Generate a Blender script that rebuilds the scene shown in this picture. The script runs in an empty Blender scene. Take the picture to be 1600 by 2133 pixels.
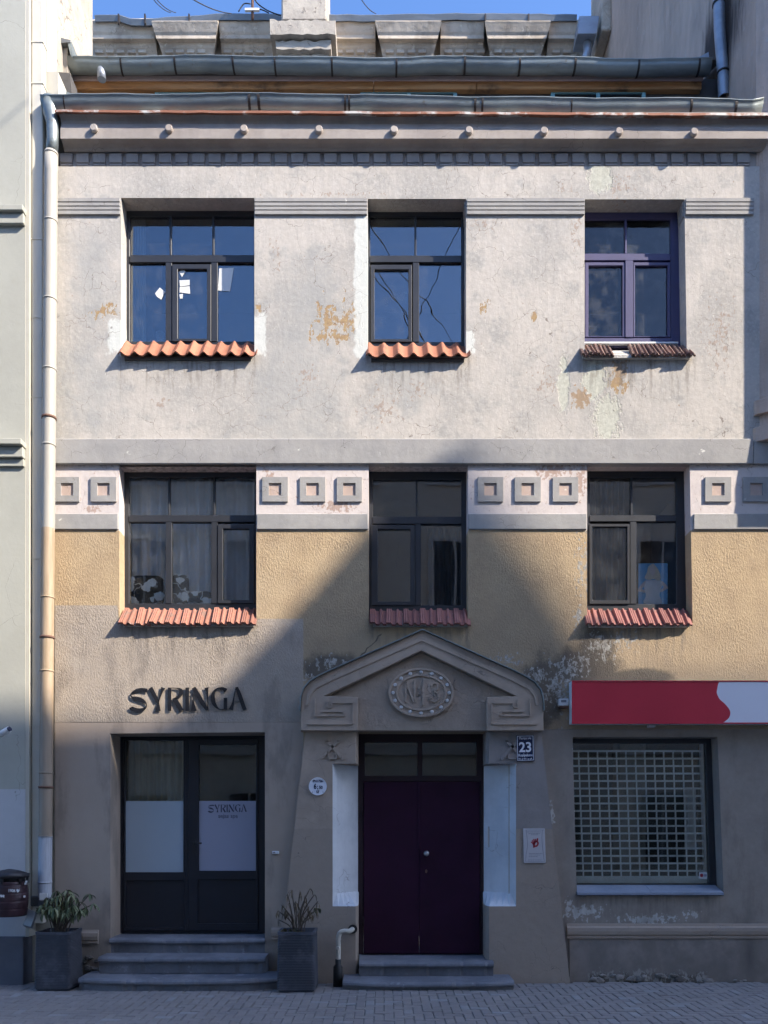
import bpy, bmesh, math, random
from mathutils import Vector, Matrix
from mathutils.geometry import tessellate_polygon
random.seed(7)
R = math.radians
scene = bpy.context.scene

# ------------------------------------------------------------------ camera
# facade plane is y = 0, street side is negative y; 170 units of survey = 1 m
EYE, DIST, UPM = 1.912, 10.0, 170.0
cam_data = bpy.data.cameras.new('camera')
cam = bpy.data.objects.new('camera', cam_data)
scene.collection.objects.link(cam)
cam.location = (0, -DIST, EYE)
cam.rotation_euler = (R(90), 0, 0)
cam_data.sensor_fit = 'HORIZONTAL'
cam_data.sensor_width = 36
cam_data.lens = 36 * DIST / (1600 / UPM)
cam_data.shift_y = (1720 - 1066.5) / 1600
cam_data.clip_end = 2000
scene.camera = cam

# ------------------------------------------------------------------ sky, sun, exposure
SUN_SLOPE = (1.92, 1.64)          # sideways and downward travel of the light per metre towards the wall
SUN = Vector((SUN_SLOPE[0], -1.0, SUN_SLOPE[1])).normalized()
elev = math.asin(SUN.z)
azim = math.atan2(SUN.x, SUN.y)
world = bpy.data.worlds.new('World'); scene.world = world; world.use_nodes = True
wn = world.node_tree.nodes; wn.clear()
sky = wn.new('ShaderNodeTexSky'); sky.sky_type = 'NISHITA'; sky.sun_disc = False
sky.sun_elevation = elev; sky.sun_rotation = azim
sky.air_density = 0.85; sky.dust_density = 1.4; sky.ozone_density = 9.0
bg = wn.new('ShaderNodeBackground'); bg.inputs[1].default_value = 0.15
wo = wn.new('ShaderNodeOutputWorld')
world.node_tree.links.new(sky.outputs[0], bg.inputs[0])
world.node_tree.links.new(bg.outputs[0], wo.inputs[0])
sun_data = bpy.data.lights.new('sun', 'SUN')
sun_data.energy = 3.75; sun_data.angle = R(0.53); sun_data.color = (1.0, 0.90, 0.77)
sun = bpy.data.objects.new('sun', sun_data); scene.collection.objects.link(sun)
sun.rotation_euler = SUN.to_track_quat('Z', 'Y').to_euler()
vs = scene.view_settings
vs.view_transform = 'Standard'; vs.look = 'None'; vs.gamma = 1; vs.use_curve_mapping = False
vs.exposure = 1.55
scene.cycles.max_bounces = 6
scene.cycles.diffuse_bounces = 4
scene.cycles.glossy_bounces = 3
scene.cycles.transparent_max_bounces = 12
scene.cycles.use_adaptive_sampling = True
scene.cycles.adaptive_threshold = 0.03
scene.cycles.adaptive_min_samples = 16

# ------------------------------------------------------------------ measuring helpers
def X(u, y=0.0): return (u - 800) / UPM * (DIST + y) / DIST
def Z(v, y=0.0): return EYE + (1720 - v) / UPM * (DIST + y) / DIST
def XZ(pts, y=0.0): return [(X(u, y), Z(v, y)) for u, v in pts]

# ------------------------------------------------------------------ node helper
class NT:
    def __init__(s, name):
        s.m = bpy.data.materials.new(name); s.m.use_nodes = True
        s.t = s.m.node_tree; s.n = s.t.nodes; s.n.clear()
        s.out = s.n.new('ShaderNodeOutputMaterial')
        s._pos = None
    def link(s, a, b): s.t.links.new(a, b)
    def put(s, sock, v):
        if isinstance(v, bpy.types.NodeSocket): s.link(v, sock)
        elif isinstance(v, (tuple, list)) and len(v) == 3 and sock.type == 'RGBA': sock.default_value = (*v, 1)
        else: sock.default_value = v
    def pos(s):
        if s._pos is None: s._pos = s.n.new('ShaderNodeNewGeometry').outputs['Position']
        return s._pos
    def xyz(s, v=None):
        sp = s.n.new('ShaderNodeSeparateXYZ'); s.link(v or s.pos(), sp.inputs[0]); return sp.outputs
    def vec(s, a, b, c):
        cb = s.n.new('ShaderNodeCombineXYZ')
        for i, q in enumerate((a, b, c)): s.put(cb.inputs[i], q)
        return cb.outputs[0]
    def scale(s, k, v=None):
        mp = s.n.new('ShaderNodeMapping'); s.link(v or s.pos(), mp.inputs[0]); mp.inputs['Scale'].default_value = k
        return mp.outputs[0]
    def math(s, op, a, b=0.0, c=0.0, clamp=False):
        m = s.n.new('ShaderNodeMath'); m.operation = op; m.use_clamp = clamp
        for i, q in enumerate((a, b, c)): s.put(m.inputs[i], q)
        return m.outputs[0]
    def add(s, a, b): return s.math('ADD', a, b)
    def sub(s, a, b): return s.math('SUBTRACT', a, b)
    def mul(s, a, b): return s.math('MULTIPLY', a, b)
    def mx(s, a, b): return s.math('MAXIMUM', a, b)
    def mn(s, a, b): return s.math('MINIMUM', a, b)
    def inv(s, a): return s.math('SUBTRACT', 1.0, a)
    def ss(s, v, lo, hi, a=0.0, b=1.0):
        m = s.n.new('ShaderNodeMapRange'); m.interpolation_type = 'SMOOTHSTEP'
        s.put(m.inputs['Value'], v); s.put(m.inputs['From Min'], lo); s.put(m.inputs['From Max'], hi)
        m.inputs['To Min'].default_value = a; m.inputs['To Max'].default_value = b
        return m.outputs[0]
    def noise(s, sc, det=4, rough=.55, vec=None, dist=0.0):
        n = s.n.new('ShaderNodeTexNoise'); s.link(vec or s.pos(), n.inputs['Vector'])
        n.inputs['Scale'].default_value = sc; n.inputs['Detail'].default_value = det
        n.inputs['Roughness'].default_value = rough; n.inputs['Distortion'].default_value = dist
        return n.outputs['Fac']
    def noisec(s, sc, det=3, vec=None):
        n = s.n.new('ShaderNodeTexNoise'); s.link(vec or s.pos(), n.inputs['Vector'])
        n.inputs['Scale'].default_value = sc; n.inputs['Detail'].default_value = det
        return n.outputs['Color']
    def voro(s, sc, feat='F1', vec=None, out='Distance'):
        n = s.n.new('ShaderNodeTexVoronoi'); n.feature = feat; s.link(vec or s.pos(), n.inputs['Vector'])
        n.inputs['Scale'].default_value = sc
        return n.outputs[out]
    def warp(s, amt, sc, vec=None):
        c = s.noisec(sc, 3, vec)
        vm = s.n.new('ShaderNodeVectorMath'); vm.operation = 'MULTIPLY_ADD'
        s.link(c, vm.inputs[0]); vm.inputs[1].default_value = (amt,) * 3; s.link(vec or s.pos(), vm.inputs[2])
        return vm.outputs[0]
    def mix(s, f, a, b):
        m = s.n.new('ShaderNodeMix'); m.data_type = 'RGBA'
        s.put(m.inputs[0], f); s.put(m.inputs[6], a); s.put(m.inputs[7], b)
        return m.outputs[2]
    def vary(s, col, f, amt):        # multiply a colour by 1 +- amt
        k = s.add(1 - amt, s.mul(f, 2 * amt))
        vm = s.n.new('ShaderNodeVectorMath'); vm.operation = 'SCALE'
        if isinstance(col, tuple):
            vm.inputs[0].default_value = col
        else: s.link(col, vm.inputs[0])
        s.put(vm.inputs['Scale'], k); return vm.outputs[0]
    def rnd(s):
        oi = s.n.new('ShaderNodeObjectInfo').outputs['Random']
        gi = s.n.new('ShaderNodeNewGeometry').outputs['Random Per Island']
        return s.math('FRACT', s.add(oi, gi))
    def bump(s, h, strength=.5, dist=.01, normal=None):
        b = s.n.new('ShaderNodeBump'); s.link(h, b.inputs['Height'])
        b.inputs['Strength'].default_value = strength; b.inputs['Distance'].default_value = dist
        if normal: s.link(normal, b.inputs['Normal'])
        return b.outputs[0]
    def bsdf(s, col, rough=.8, metal=0.0, normal=None, spec=.5, **kw):
        p = s.n.new('ShaderNodeBsdfPrincipled')
        s.put(p.inputs['Base Color'], col); s.put(p.inputs['Roughness'], rough); s.put(p.inputs['Metallic'], metal)
        s.put(p.inputs['Specular IOR Level'], spec)
        for k, v in kw.items(): s.put(p.inputs[k], v)
        if normal: s.link(normal, p.inputs['Normal'])
        s.link(p.outputs[0], s.out.inputs[0]); return p

def simple(name, col, rough=.7, metal=0.0, var=.12, vs_=6.0, bmp=.0, bs=30.0, spec=.5, dirt=None):
    t = NT(name)
    c = t.vary(col, t.noise(vs_, 5, .6), var * 1.6)
    if dirt:
        c = t.mix(t.mul(t.ss(t.noise(vs_ * .7, 7, .65), .5, .68), .8), c, dirt)
    n = t.bump(t.noise(bs, 4), bmp, .01) if bmp else None
    r = t.add(rough - .06, t.mul(t.noise(vs_ * 2, 3), .12))
    t.bsdf(c, r, metal, n, spec)
    return t.m

M = {}
# ---- main facade plaster: paint zones laid out over the wall plane (u along, v down, in survey units)
def zone_nodes(t):
    o = t.xyz()
    u = t.add(t.mul(o[0], UPM), 800); v = t.sub(2045, t.mul(o[2], UPM))
    wob = t.mul(t.sub(t.noise(9, 4), .5), 14)
    return u, v, wob
def boxm(t, u, v, u0, u1, v0, v1, s=2.0):
    a = t.mn(t.ss(u, u0 - s, u0 + s), t.ss(u, u1 - s, u1 + s, 1, 0))
    b = t.mn(t.ss(v, v0 - s, v0 + s), t.ss(v, v1 - s, v1 + s, 1, 0))
    return t.mn(a, b)
def blob(t, u, v, cu, cv, ru, rv):
    a = t.mul(t.sub(u, cu), 1.0 / ru); b = t.mul(t.sub(v, cv), 1.0 / rv)
    d = t.add(t.mul(a, a), t.mul(b, b))
    return t.inv(t.mn(t.math('SQRT', d), 1.0))
def blobs(t, u, v, lst):
    r = None
    for q in lst:
        b = blob(t, u, v, *q)
        r = b if r is None else t.mx(r, b)
    return r

def facade_material():
    t = NT('facade_plaster')
    u, v, wob = zone_nodes(t)
    uw, vw = t.add(u, wob), t.add(v, t.mul(t.sub(t.noise(11, 4, vec=t.scale((1, 1, 1.3))), .5), 14))
    big = t.noise(.9, 3, .6); mid = t.noise(3.2, 6, .68); fine = t.noise(22, 4, .65)
    streak = t.noise(1, 3, .6, t.scale((16, 16, 2.2)))
    flake = t.noise(9, 6, .72, t.scale((1.3, 1, .75)))
    flk2 = t.noise(19, 5, .68, t.scale((1, 1, .75)))
    # upper wash
    pink = t.mix(t.ss(big, .42, .62), (.485, .448, .40), (.395, .373, .34))
    pink = t.mix(t.mul(t.ss(mid, .50, .68), .7), pink, (.315, .308, .29))
    pink = t.mix(t.mul(t.ss(fine, .48, .62), .35), pink, (.575, .535, .485))
    pink = t.vary(pink, streak, .13)
    # heavier grey wash to the left and below the sills
    gw = blobs(t, u, v, [(190, 800, 130, 200), (610, 800, 210, 330), (190, 560, 90, 200), (850, 800, 120, 120), (640, 620, 130, 160)])
    pink = t.mix(t.mul(t.ss(t.add(t.mul(gw, .55), t.sub(mid, .5)), .12, .5), .6), pink, (.345, .345, .33))
    # tan layer showing through
    tanb = blobs(t, u, v, [(690, 660, 62, 70), (738, 670, 34, 70), (213, 650, 48, 24), (1007, 640, 20, 26), (1112, 660, 18, 22),
                           (540, 640, 12, 28), (690, 700, 80, 30), (1285, 800, 40, 40), (230, 635, 26, 14)])
    tan = t.mul(t.ss(t.add(t.mul(tanb, .22), flake), .645, .675), t.ss(tanb, 0, .06))
    pink = t.mix(tan, pink, t.mix(t.ss(fine, .4, .6), (.40, .285, .15), (.345, .235, .14)))
    # reddish brown chips all over, more near the top right and beneath middle window
    chb = blobs(t, u, v, [(1290, 385, 60, 60), (700, 405, 180, 12), (335, 840, 40, 30), (870, 810, 30, 50), (575, 520, 20, 70),
                          (1180, 400, 40, 24), (1200, 480, 30, 90), (640, 790, 40, 60), (800, 850, 80, 60), (1140, 800, 50, 60),
                          (1000, 470, 60, 20), (1340, 640, 60, 140), (1500, 700, 60, 120)])
    chips = t.mul(t.ss(t.add(t.mul(chb, .15), flk2), .645, .67), .62)
    pink = t.mix(chips, pink, (.33, .245, .19))
    # greenish white run below the right window and at the top
    grb = blobs(t, u, v, [(1240, 790, 40, 70), (1265, 870, 44, 80), (1250, 370, 42, 50), (1175, 800, 20, 90)])
    gr = t.ss(t.add(t.mul(grb, .40), t.add(t.mul(flake, .6), t.mul(flk2, .3))), .56, .66)
    pink = t.mix(t.mul(t.mul(gr, t.ss(grb, 0, .1)), .75), pink, t.mix(t.ss(fine, .4, .6), (.45, .45, .37), (.53, .535, .445)))
    pink = t.mix(t.mul(t.ss(t.add(t.mul(blobs(t, u, v, [(1290, 770, 30, 50), (1210, 830, 36, 40)]), .4), flk2), .68, .74), .9), pink, (.34, .24, .15))
    # white repair plaster round the windows
    ur, vr = t.add(u, t.mul(wob, 2.0)), t.add(v, t.mul(t.sub(flake, .5), 60))
    wb = t.mx(t.mx(boxm(t, ur, vr, 739, 770, 450, 742, 3), boxm(t, ur, vr, 526, 554, 655, 738, 3)),
              t.mx(boxm(t, ur, vr, 226, 256, 665, 735, 3), boxm(t, ur, vr, 968, 988, 690, 735, 3)))
    pink = t.mix(t.mul(wb, .9), pink, t.mix(fine, (.58, .595, .55), (.64, .645, .60)))
    # hairline cracks
    ck = t.voro(2.3, 'DISTANCE_TO_EDGE', t.warp(.5, 3.0))
    ckm = t.mul(t.ss(ck, .0015, .006, 1, 0), t.ss(t.noise(1.3, 2), .46, .54))
    pink = t.mix(t.mul(ckm, .75), pink, (.17, .14, .12))
    scuff = t.mul(t.ss(t.noise(31, 3, .6, t.scale((1, 1, .7))), .675, .71), t.ss(mid, .40, .58))
    pink = t.mix(t.mul(scuff, .8), pink, (.20, .165, .145))
    # frieze brighter
    fr = t.ss(v, 945, 950)
    fz = t.mix(t.mul(t.ss(mid, .5, .66), .5), (.58, .52, .49), (.47, .415, .395))
    fz = t.mix(t.mul(t.ss(t.add(flk2, t.mul(blobs(t, u, v, [(700, 1055, 60, 20), (560, 1000, 20, 40), (1210, 1000, 20, 60), (190, 1060, 30, 12), (1150, 980, 60, 30)]), .25)), .62, .65), .8), fz, (.36, .25, .20))
    fz = t.mix(t.mul(ckm, .6), fz, (.25, .2, .18))
    col = t.mix(fr, pink, fz)
    # ochre roughcast
    och = t.ss(t.add(v, t.mul(wob, .15)), 1103, 1106)
    oc = t.mix(t.ss(mid, .38, .66), (.44, .33, .205), (.385, .285, .18))
    oc = t.vary(oc, fine, .16)
    oc = t.mix(t.mul(t.ss(big, .5, .65), .35), oc, (.46, .36, .24))
    # faded and soiled ochre lower down, around the portal
    so = t.mul(t.ss(v, 1180, 1420), t.ss(u, 620, 640))
    oc = t.mix(t.mul(so, .55), oc, (.30, .235, .165))
    sootb = blobs(t, u, v, [(1215, 1390, 110, 60), (1240, 1350, 60, 60), (690, 1395, 90, 50), (1130, 1440, 60, 110), (1330, 1410, 110, 26)])
    oc = t.mix(t.mul(t.ss(t.add(t.mul(sootb, .9), t.sub(mid, .5)), .10, .45), .85), oc, (.10, .088, .075))
    peelb = blobs(t, u, v, [(1165, 1430, 60, 95), (1190, 1390, 60, 50), (1250, 1345, 60, 60), (1060, 1375, 55, 26), (1120, 1410, 50, 40),
                            (1300, 1330, 60, 40), (1215, 1180, 22, 130), (1205, 1285, 18, 40), (690, 1380, 60, 22), (640, 1420, 18, 40), (1160, 1525, 30, 16)])
    peel = t.mul(t.ss(t.add(t.mul(peelb, .135), t.add(t.mul(flk2, .65), t.mul(flake, .35))), .59, .625), t.ss(peelb, 0, .05))
    oc = t.mix(peel, oc, t.mix(t.ss(fine, .4, .62), (.27, .255, .225), (.43, .41, .37)))
    specks = t.mul(t.ss(t.noise(24, 3, .6), .735, .75), .8)
    oc = t.mix(specks, oc, (.6, .57, .5))
    crk = t.mul(t.ss(t.math('ABSOLUTE', t.add(t.sub(u, 772), t.add(t.mul(t.sub(v, 1345), .95), t.mul(wob, 1.2)))), 0.8, 2.2, 1, 0), boxm(t, u, v, 748, 795, 1318, 1375, 3))
    oc = t.mix(t.mul(crk, .8), oc, (.08, .07, .06))
    col = t.mix(och, col, oc)
    # greyed render on the left, lower
    edge = t.add(1261, t.mul(t.ss(u, 244, 248), 28))
    lf = t.mul(t.ss(t.sub(v, edge), -1.5, 1.5), t.ss(t.add(u, t.mul(wob, .2)), 631, 633, 1, 0))
    lc = t.vary(t.mix(t.ss(mid, .4, .65), (.375, .318, .26), (.335, .29, .245)), fine, .09)
    lc = t.mix(t.mul(t.ss(t.noise(2.2, 6), .55, .7), .5), lc, (.41, .36, .305))
    low = t.ss(t.add(v, t.mul(wob, .2)), 1503, 1506)
    lc = t.mix(low, lc, t.vary(t.mix(t.ss(big, .4, .6), (.40, .328, .268), (.372, .305, .25)), mid, .07))
    col = t.mix(lf, col, lc)
    # grey ground floor on the right
    gr_ = t.mul(t.ss(t.add(v, t.mul(wob, .5)), 1517, 1521), t.ss(u, 1110, 1114))
    gc = t.vary(t.mix(t.ss(mid, .35, .68), (.315, .275, .238), (.27, .235, .205)), fine, .10)
    gpb = blobs(t, u, v, [(1215, 1900, 90, 34), (1350, 1915, 130, 24), (1185, 1890, 22, 40), (1150, 1700, 12, 70), (1440, 1905, 40, 16), (1205, 1560, 30, 20)])
    gp = t.mul(t.ss(t.add(t.mul(gpb, .30), flk2), .70, .725), t.ss(gpb, 0, .05))
    gc = t.mix(gp, gc, (.52, .51, .48))
    # plinth
    pl = t.ss(v, 1948, 1951)
    gc = t.mix(pl, gc, t.vary(t.mix(t.ss(mid, .4, .64), (.30, .262, .235), (.25, .22, .20)), fine, .10))
    brk = boxm(t, u, t.add(v, t.add(t.mul(wob, 1.8), t.mul(t.sub(flk2, .5), 60))), 1225, 1470, 2026, 2080, 5)
    gc = t.mix(brk, gc, t.mix(t.ss(flk2, .45, .56), (.10, .085, .07), (.47, .45, .41)))
    stain = t.mul(blob(t, u, v, 1560, 1990, 24, 90), .9)
    gc = t.mix(stain, gc, (.12, .11, .10))
    col = t.mix(gr_, col, gc)
    runs = None
    for (a_, b_, c_, d_) in ((246, 534, 742, 860), (762, 980, 744, 870), (1205, 1448, 742, 900), (246, 536, 1303, 1420), (768, 984, 1303, 1400), (1220, 1448, 1303, 1420), (1200, 1510, 1864, 1925), (118, 1560, 969, 975)):
        q_ = t.mul(t.mn(t.ss(u, a_ - 6, a_ + 6), t.ss(u, b_ - 6, b_ + 6, 1, 0)), t.mul(t.ss(v, c_ - 3, c_), t.ss(v, c_, d_, 1, 0)))
        runs = q_ if runs is None else t.mx(runs, q_)
    col = t.mix(t.mul(runs, t.ss(streak, .44, .66, 0, .62)), col, (.16, .14, .12))
    dirt = t.mul(t.ss(t.add(v, t.mul(t.sub(mid, .5), 260)), 1860, 2060), t.mx(gr_, lf))
    col = t.mix(t.mul(dirt, .5), col, (.13, .115, .10))
    dirt2 = t.mul(t.mul(t.ss(t.noise(2.6, 5, .65, t.scale((1, 1, .35))), .50, .64), .5), t.mx(gr_, lf))
    col = t.mix(dirt2, col, (.19, .165, .145))
    # relief: flaked layers lie deeper
    layer = t.mul(t.mx(t.ss(t.add(t.mul(tanb, .22), flake), .64, .66), t.mul(gr, t.ss(grb, 0, .1))), t.inv(t.ss(v, 940, 945)))
    # (plain masks, cheap noises: the bump evaluates them three times)
    z_och = t.ss(v, 1103, 1106); z_right = t.mul(t.ss(u, 1110, 1114), t.ss(v, 1517, 1521))
    z_sm = t.mx(t.mul(t.ss(v, 1503, 1506), t.ss(u, 630, 634, 1, 0)), z_right)
    rough_zone = t.mul(z_och, t.inv(z_sm))
    cast = t.noise(42, 3, .65, t.scale((1.2, 1, .7)))
    h_up = t.add(t.mul(t.noise(13, 5, .60), .55), t.mul(t.noise(1, 2, .5, t.scale((30, 30, 6))), .12))
    h = t.add(t.mul(rough_zone, t.mul(cast, t.ss(t.noise(1.7, 2), .36, .64, .7, 1.55))), t.mul(t.inv(rough_zone), t.mul(h_up, t.add(.35, t.mul(t.inv(z_sm), .65)))))
    h = t.sub(h, t.mul(layer, .7))
    nrm = t.bump(h, .45, .02)
    t.bsdf(col, .92, 0, nrm, .15)
    return t.m
M['facade'] = facade_material()

def trim_material(name, base, alt, chip, chipamt=.66, bmp=.35, low=None):
    t = NT(name)
    big = t.noise(1.7, 7, .62); fine = t.noise(13, 7, .65); fl = t.noise(7, 9, .7, dist=.4)
    c = t.mix(t.ss(big, .4, .65), base, alt)
    c = t.vary(c, fine, .10)
    c = t.vary(c, t.noise(1, 4, .6, t.scale((10, 10, 1.6))), .07)
    if low:
        z = t.xyz()[2]
        c = t.mix(t.ss(t.add(z, t.mul(t.sub(fine, .5), .05)), low[0] - .01, low[0] + .01, 1, 0), c, t.vary(low[1], fine, .10))
    m = t.ss(fl, chipamt, chipamt + .022)
    c = t.mix(m, c, chip)
    ck = t.voro(3.1, 'DISTANCE_TO_EDGE', t.warp(.4, 3.0))
    ckm = t.mul(t.ss(ck, .002, .007, 1, 0), t.ss(t.noise(1.6, 3), .52, .58))
    c = t.mix(t.mul(ckm, .6), c, (.12, .10, .09))
    h = t.add(t.noise(8, 7, .62), t.sub(t.mul(fine, .4), t.mul(t.add(m, ckm), .3)))
    t.bsdf(c, .9, 0, t.bump(h, bmp, .015), .15)
    return t.m
M['grey_trim'] = trim_material('grey_trim', (.345, .333, .315), (.30, .292, .282), (.60, .58, .53), .665)
M['cornice'] = trim_material('cornice_plaster', (.37, .33, .295), (.30, .265, .24), (.50, .47, .43), .70, .3)
M['inset'] = trim_material('inset_plaster', (.50, .385, .33), (.44, .34, .29), (.62, .57, .5), .62)
M['boss'] = trim_material('boss_plaster', (.40, .355, .315), (.36, .31, .275), (.5, .46, .4), .66)
M['frieze_white'] = trim_material('frieze_plaster', (.66, .60, .585), (.53, .47, .46), (.36, .26, .2), .64)
M['portal'] = trim_material('portal_plaster', (.43, .345, .275), (.35, .285, .23), (.42, .40, .37), .73, .35, (Z(1727), (.335, .275, .225)))
M['portal_grey'] = trim_material('portal_grey_plaster', (.29, .26, .245), (.25, .228, .215), (.42, .40, .37), .72, .35, (Z(1727), (.335, .275, .225)))
M['tympanum'] = trim_material('tympanum_roughcast', (.37, .30, .24), (.32, .26, .21), (.3, .27, .24), .75, .9)
M['niche_white'] = trim_material('niche_white_paint', (.62, .64, .66), (.55, .575, .60), (.35, .35, .36), .71, .25)
M['stud_white'] = simple('stud_paint', (.56, .55, .54), .85, var=.1)
M['old_plaster'] = trim_material('old_plaster', (.44, .395, .33), (.345, .31, .265), (.24, .215, .19), .60, .9)
M['back_cornice'] = trim_material('back_cornice_plaster', (.54, .465, .375), (.36, .305, .245), (.62, .55, .45), .60, .9)
M['left_wall'] = None
def left_wall_material():
    t = NT('left_house_paint')
    v = t.sub(2045, t.mul(t.xyz()[2], UPM))
    big = t.noise(.8, 6, .6); f = t.noise(10, 5)
    c = t.vary(t.mix(t.ss(big, .4, .64), (.405, .40, .345), (.375, .37, .32)), f, .05)
    c = t.mix(t.ss(v, 1644, 1646), c, t.vary((.47, .475, .485), f, .06))
    ck = t.voro(1.4, 'DISTANCE_TO_EDGE', t.warp(.5, 2.0))
    c = t.mix(t.mul(t.mul(t.ss(ck, .001, .003, 1, 0), t.ss(t.noise(.9, 3), .54, .58)), .6), c, (.2, .2, .18))
    t.bsdf(c, .85, 0, t.bump(t.noise(22, 4), .12, .01), .2); return t.m
M['left_wall'] = left_wall_material()
M['cream'] = simple('cream_paint', (.46, .435, .37), .8, var=.06, bmp=.1)
M['cream_pipe'] = simple('cream_pipe_paint', (.58, .55, .47), .6, var=.05)
def right_wall_material():
    t = NT('right_house_render')
    o = t.xyz()
    big = t.noise(.7, 7, .62); f = t.noise(8, 8, .66)
    st = t.noise(1, 6, .62, t.scale((9, 5, 1.0)), .6)
    c = t.mix(t.ss(big, .4, .62), (.56, .435, .35), (.45, .355, .29))
    c = t.vary(c, st, .26)
    c = t.mix(t.mul(t.ss(f, .58, .70), .55), c, (.56, .50, .45))
    d = t.n.new('ShaderNodeVectorMath'); d.operation = 'DISTANCE'; t.link(t.pos(), d.inputs[0]); d.inputs[1].default_value = (4.6, 1.25, 12.65)
    soot = t.ss(t.add(d.outputs['Value'], t.mul(t.sub(st, .5), 1.2)), .35, 1.05, 1, 0)
    c = t.mix(t.mul(soot, .9), c, (.035, .03, .03))
    t.bsdf(c, .92, 0, t.bump(t.add(t.mul(st, 1.6), f), .7, .03), .12); return t.m
M['right_wall'] = right_wall_material()
# ---- metals
def zinc_material(name, base, alt):
    t = NT(name)
    n = t.noise(2.5, 6, .6, t.scale((.5, 2, 2))); f = t.noise(18, 5, .65)
    c = t.mix(t.ss(n, .4, .62), base, alt); c = t.vary(c, f, .12)
    c = t.mix(t.mul(t.ss(t.noise(4, 7, .7), .62, .68), .6), c, (.20, .17, .14))
    t.bsdf(c, t.add(.34, t.mul(f, .25)), .45, t.bump(t.add(n, t.mul(f, .2)), .25, .02), .5); return t.m
M['zinc'] = zinc_material('zinc_gutter', (.27, .305, .30), (.19, .22, .225))
M['zinc_dark'] = zinc_material('zinc_dark', (.17, .185, .20), (.12, .135, .15))
M['zinc_pipe'] = zinc_material('zinc_pipe', (.34, .37, .42), (.28, .31, .35))
def rust_material():
    t = NT('rusty_drip_edge')
    n = t.noise(2.2, 7, .7, t.scale((1.0, 1, 1)))
    c = t.mix(t.ss(n, .50, .60), (.30, .135, .085), (.55, .53, .49))
    c = t.vary(c, t.noise(20, 4), .15)
    t.bsdf(c, .7, .2, None, .3); return t.m
M['rust'] = rust_material()
M['strap'] = simple('dark_strap', (.035, .028, .025), .6, .3)
def pipe_material():
    t = NT('downpipe_paint')
    z = t.xyz()[2]; v = t.sub(2045, t.mul(z, UPM))
    st = t.noise(1, 5, .6, t.scale((25, 25, 2)))
    w = t.vary((.36, .338, .295), st, .07)
    o = t.mix(t.ss(st, .4, .62), (.37, .28, .19), (.31, .23, .15))
    o = t.mix(t.mul(t.ss(v, 1440, 1560), .65), o, (.26, .22, .18))
    g = t.mix(t.ss(st, .42, .6), (.46, .48, .52), (.36, .38, .42))
    c = t.mix(t.ss(v, 1108, 1110), w, o)
    c = t.mix(t.ss(v, 1741, 1743), c, g)
    c = t.mix(t.ss(v, 1866, 1868), c, (.20, .215, .24))
    t.bsdf(c, .55, 0, t.bump(st, .15, .01), .4); return t.m
M['pipe'] = pipe_material()
M['black_frame'] = simple('black_window_frame', (.028, .030, .036), .42, var=.15, vs_=3, spec=.5)
M['purple_frame'] = simple('violet_window_frame', (.068, .064, .142), .55, var=.12, vs_=5, spec=.4)
M['teal_frame'] = simple('teal_window_frame', (.22, .45, .50), .6, var=.12)
M['door_purple'] = simple('aubergine_door_paint', (.030, .0075, .024), .55, var=.3, vs_=2.5, bmp=.05, spec=.18)
M['door_frame'] = simple('door_frame_paint', (.028, .014, .018), .55, var=.2, spec=.35)
M['shop_door'] = simple('shop_door_paint', (.016, .017, .024), .38, var=.15, spec=.45)
M['steel'] = simple('brushed_steel', (.55, .56, .58), .3, .9, var=.1)
M['aluminium'] = simple('grille_aluminium', (.82, .86, .88), .5, .1, var=.1)
M['white_plastic'] = simple('white_plastic', (.68, .69, .70), .5, var=.06)
M['paper'] = simple('paper', (.68, .69, .68), .9, var=.05)
M['film_blue'] = simple('frosted_film', (.36, .42, .47), .75, var=.03, vs_=2)
M['film_grey'] = simple('frosted_film_lavender', (.32, .325, .40), .75, var=.03, vs_=2)
M['film_text'] = simple('film_lettering', (.06, .06, .09), .7)
M['black_sign'] = simple('black_sign_letters', (.012, .012, .015), .4, var=.1)
M['red_sign'] = simple('red_sign_film', (.55, .035, .06), .4, var=.08, vs_=2, spec=.35)
M['white_sign'] = simple('white_sign_film', (.80, .80, .86), .45, var=.04, vs_=2, spec=.35)
M['enamel_blue'] = simple('blue_enamel', (.012, .018, .06), .25, var=.1)
M['enamel_white'] = simple('white_enamel', (.72, .74, .80), .3, var=.04)
M['ink'] = simple('dark_ink', (.02, .03, .07), .5)
M['red_ink'] = simple('red_ink', (.38, .02, .035), .6)
M['grey_ink'] = simple('grey_ink', (.22, .22, .24), .8)
M['notice'] = simple('notice_board', (.50, .48, .49), .6, var=.04)
M['bin'] = simple('maroon_bin_plastic', (.040, .018, .024), .45, var=.2, bmp=.1)
M['bin_lid'] = simple('black_bin_lid', (.022, .021, .026), .5, var=.2)
M['planter'] = simple('ribbed_planter_grey', (.062, .066, .082), .75, var=.25, vs_=5, dirt=(.12, .125, .15))
M['soil'] = simple('potting_soil', (.035, .026, .02), .95, bmp=.9, bs=60)
M['rubber'] = simple('black_rubber', (.012, .012, .013), .6)
M['granite'] = None
def stone_material(name, a, b, k=.5):
    t = NT(name)
    f = t.noise(30, 6, .7); m = t.noise(2.4, 6, .62)
    c = t.mix(t.ss(m, .38, .64), a, b); c = t.vary(c, f, .16)
    c = t.mix(t.mul(t.ss(t.noise(5, 7, .68), .6, .67), .6), c, tuple(q * 1.5 for q in a))
    t.bsdf(c, .78, 0, t.bump(t.add(t.mul(m, 1.6), t.mul(f, .4)), k, .02), .35); return t.m
M['granite'] = stone_material('worn_step_stone', (.20, .205, .225), (.145, .15, .17))
M['sill_stone'] = stone_material('slate_sill', (.25, .285, .35), (.20, .235, .29), .2)
M['asphalt'] = stone_material('asphalt', (.055, .055, .058), (.045, .045, .048), .4)
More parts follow.
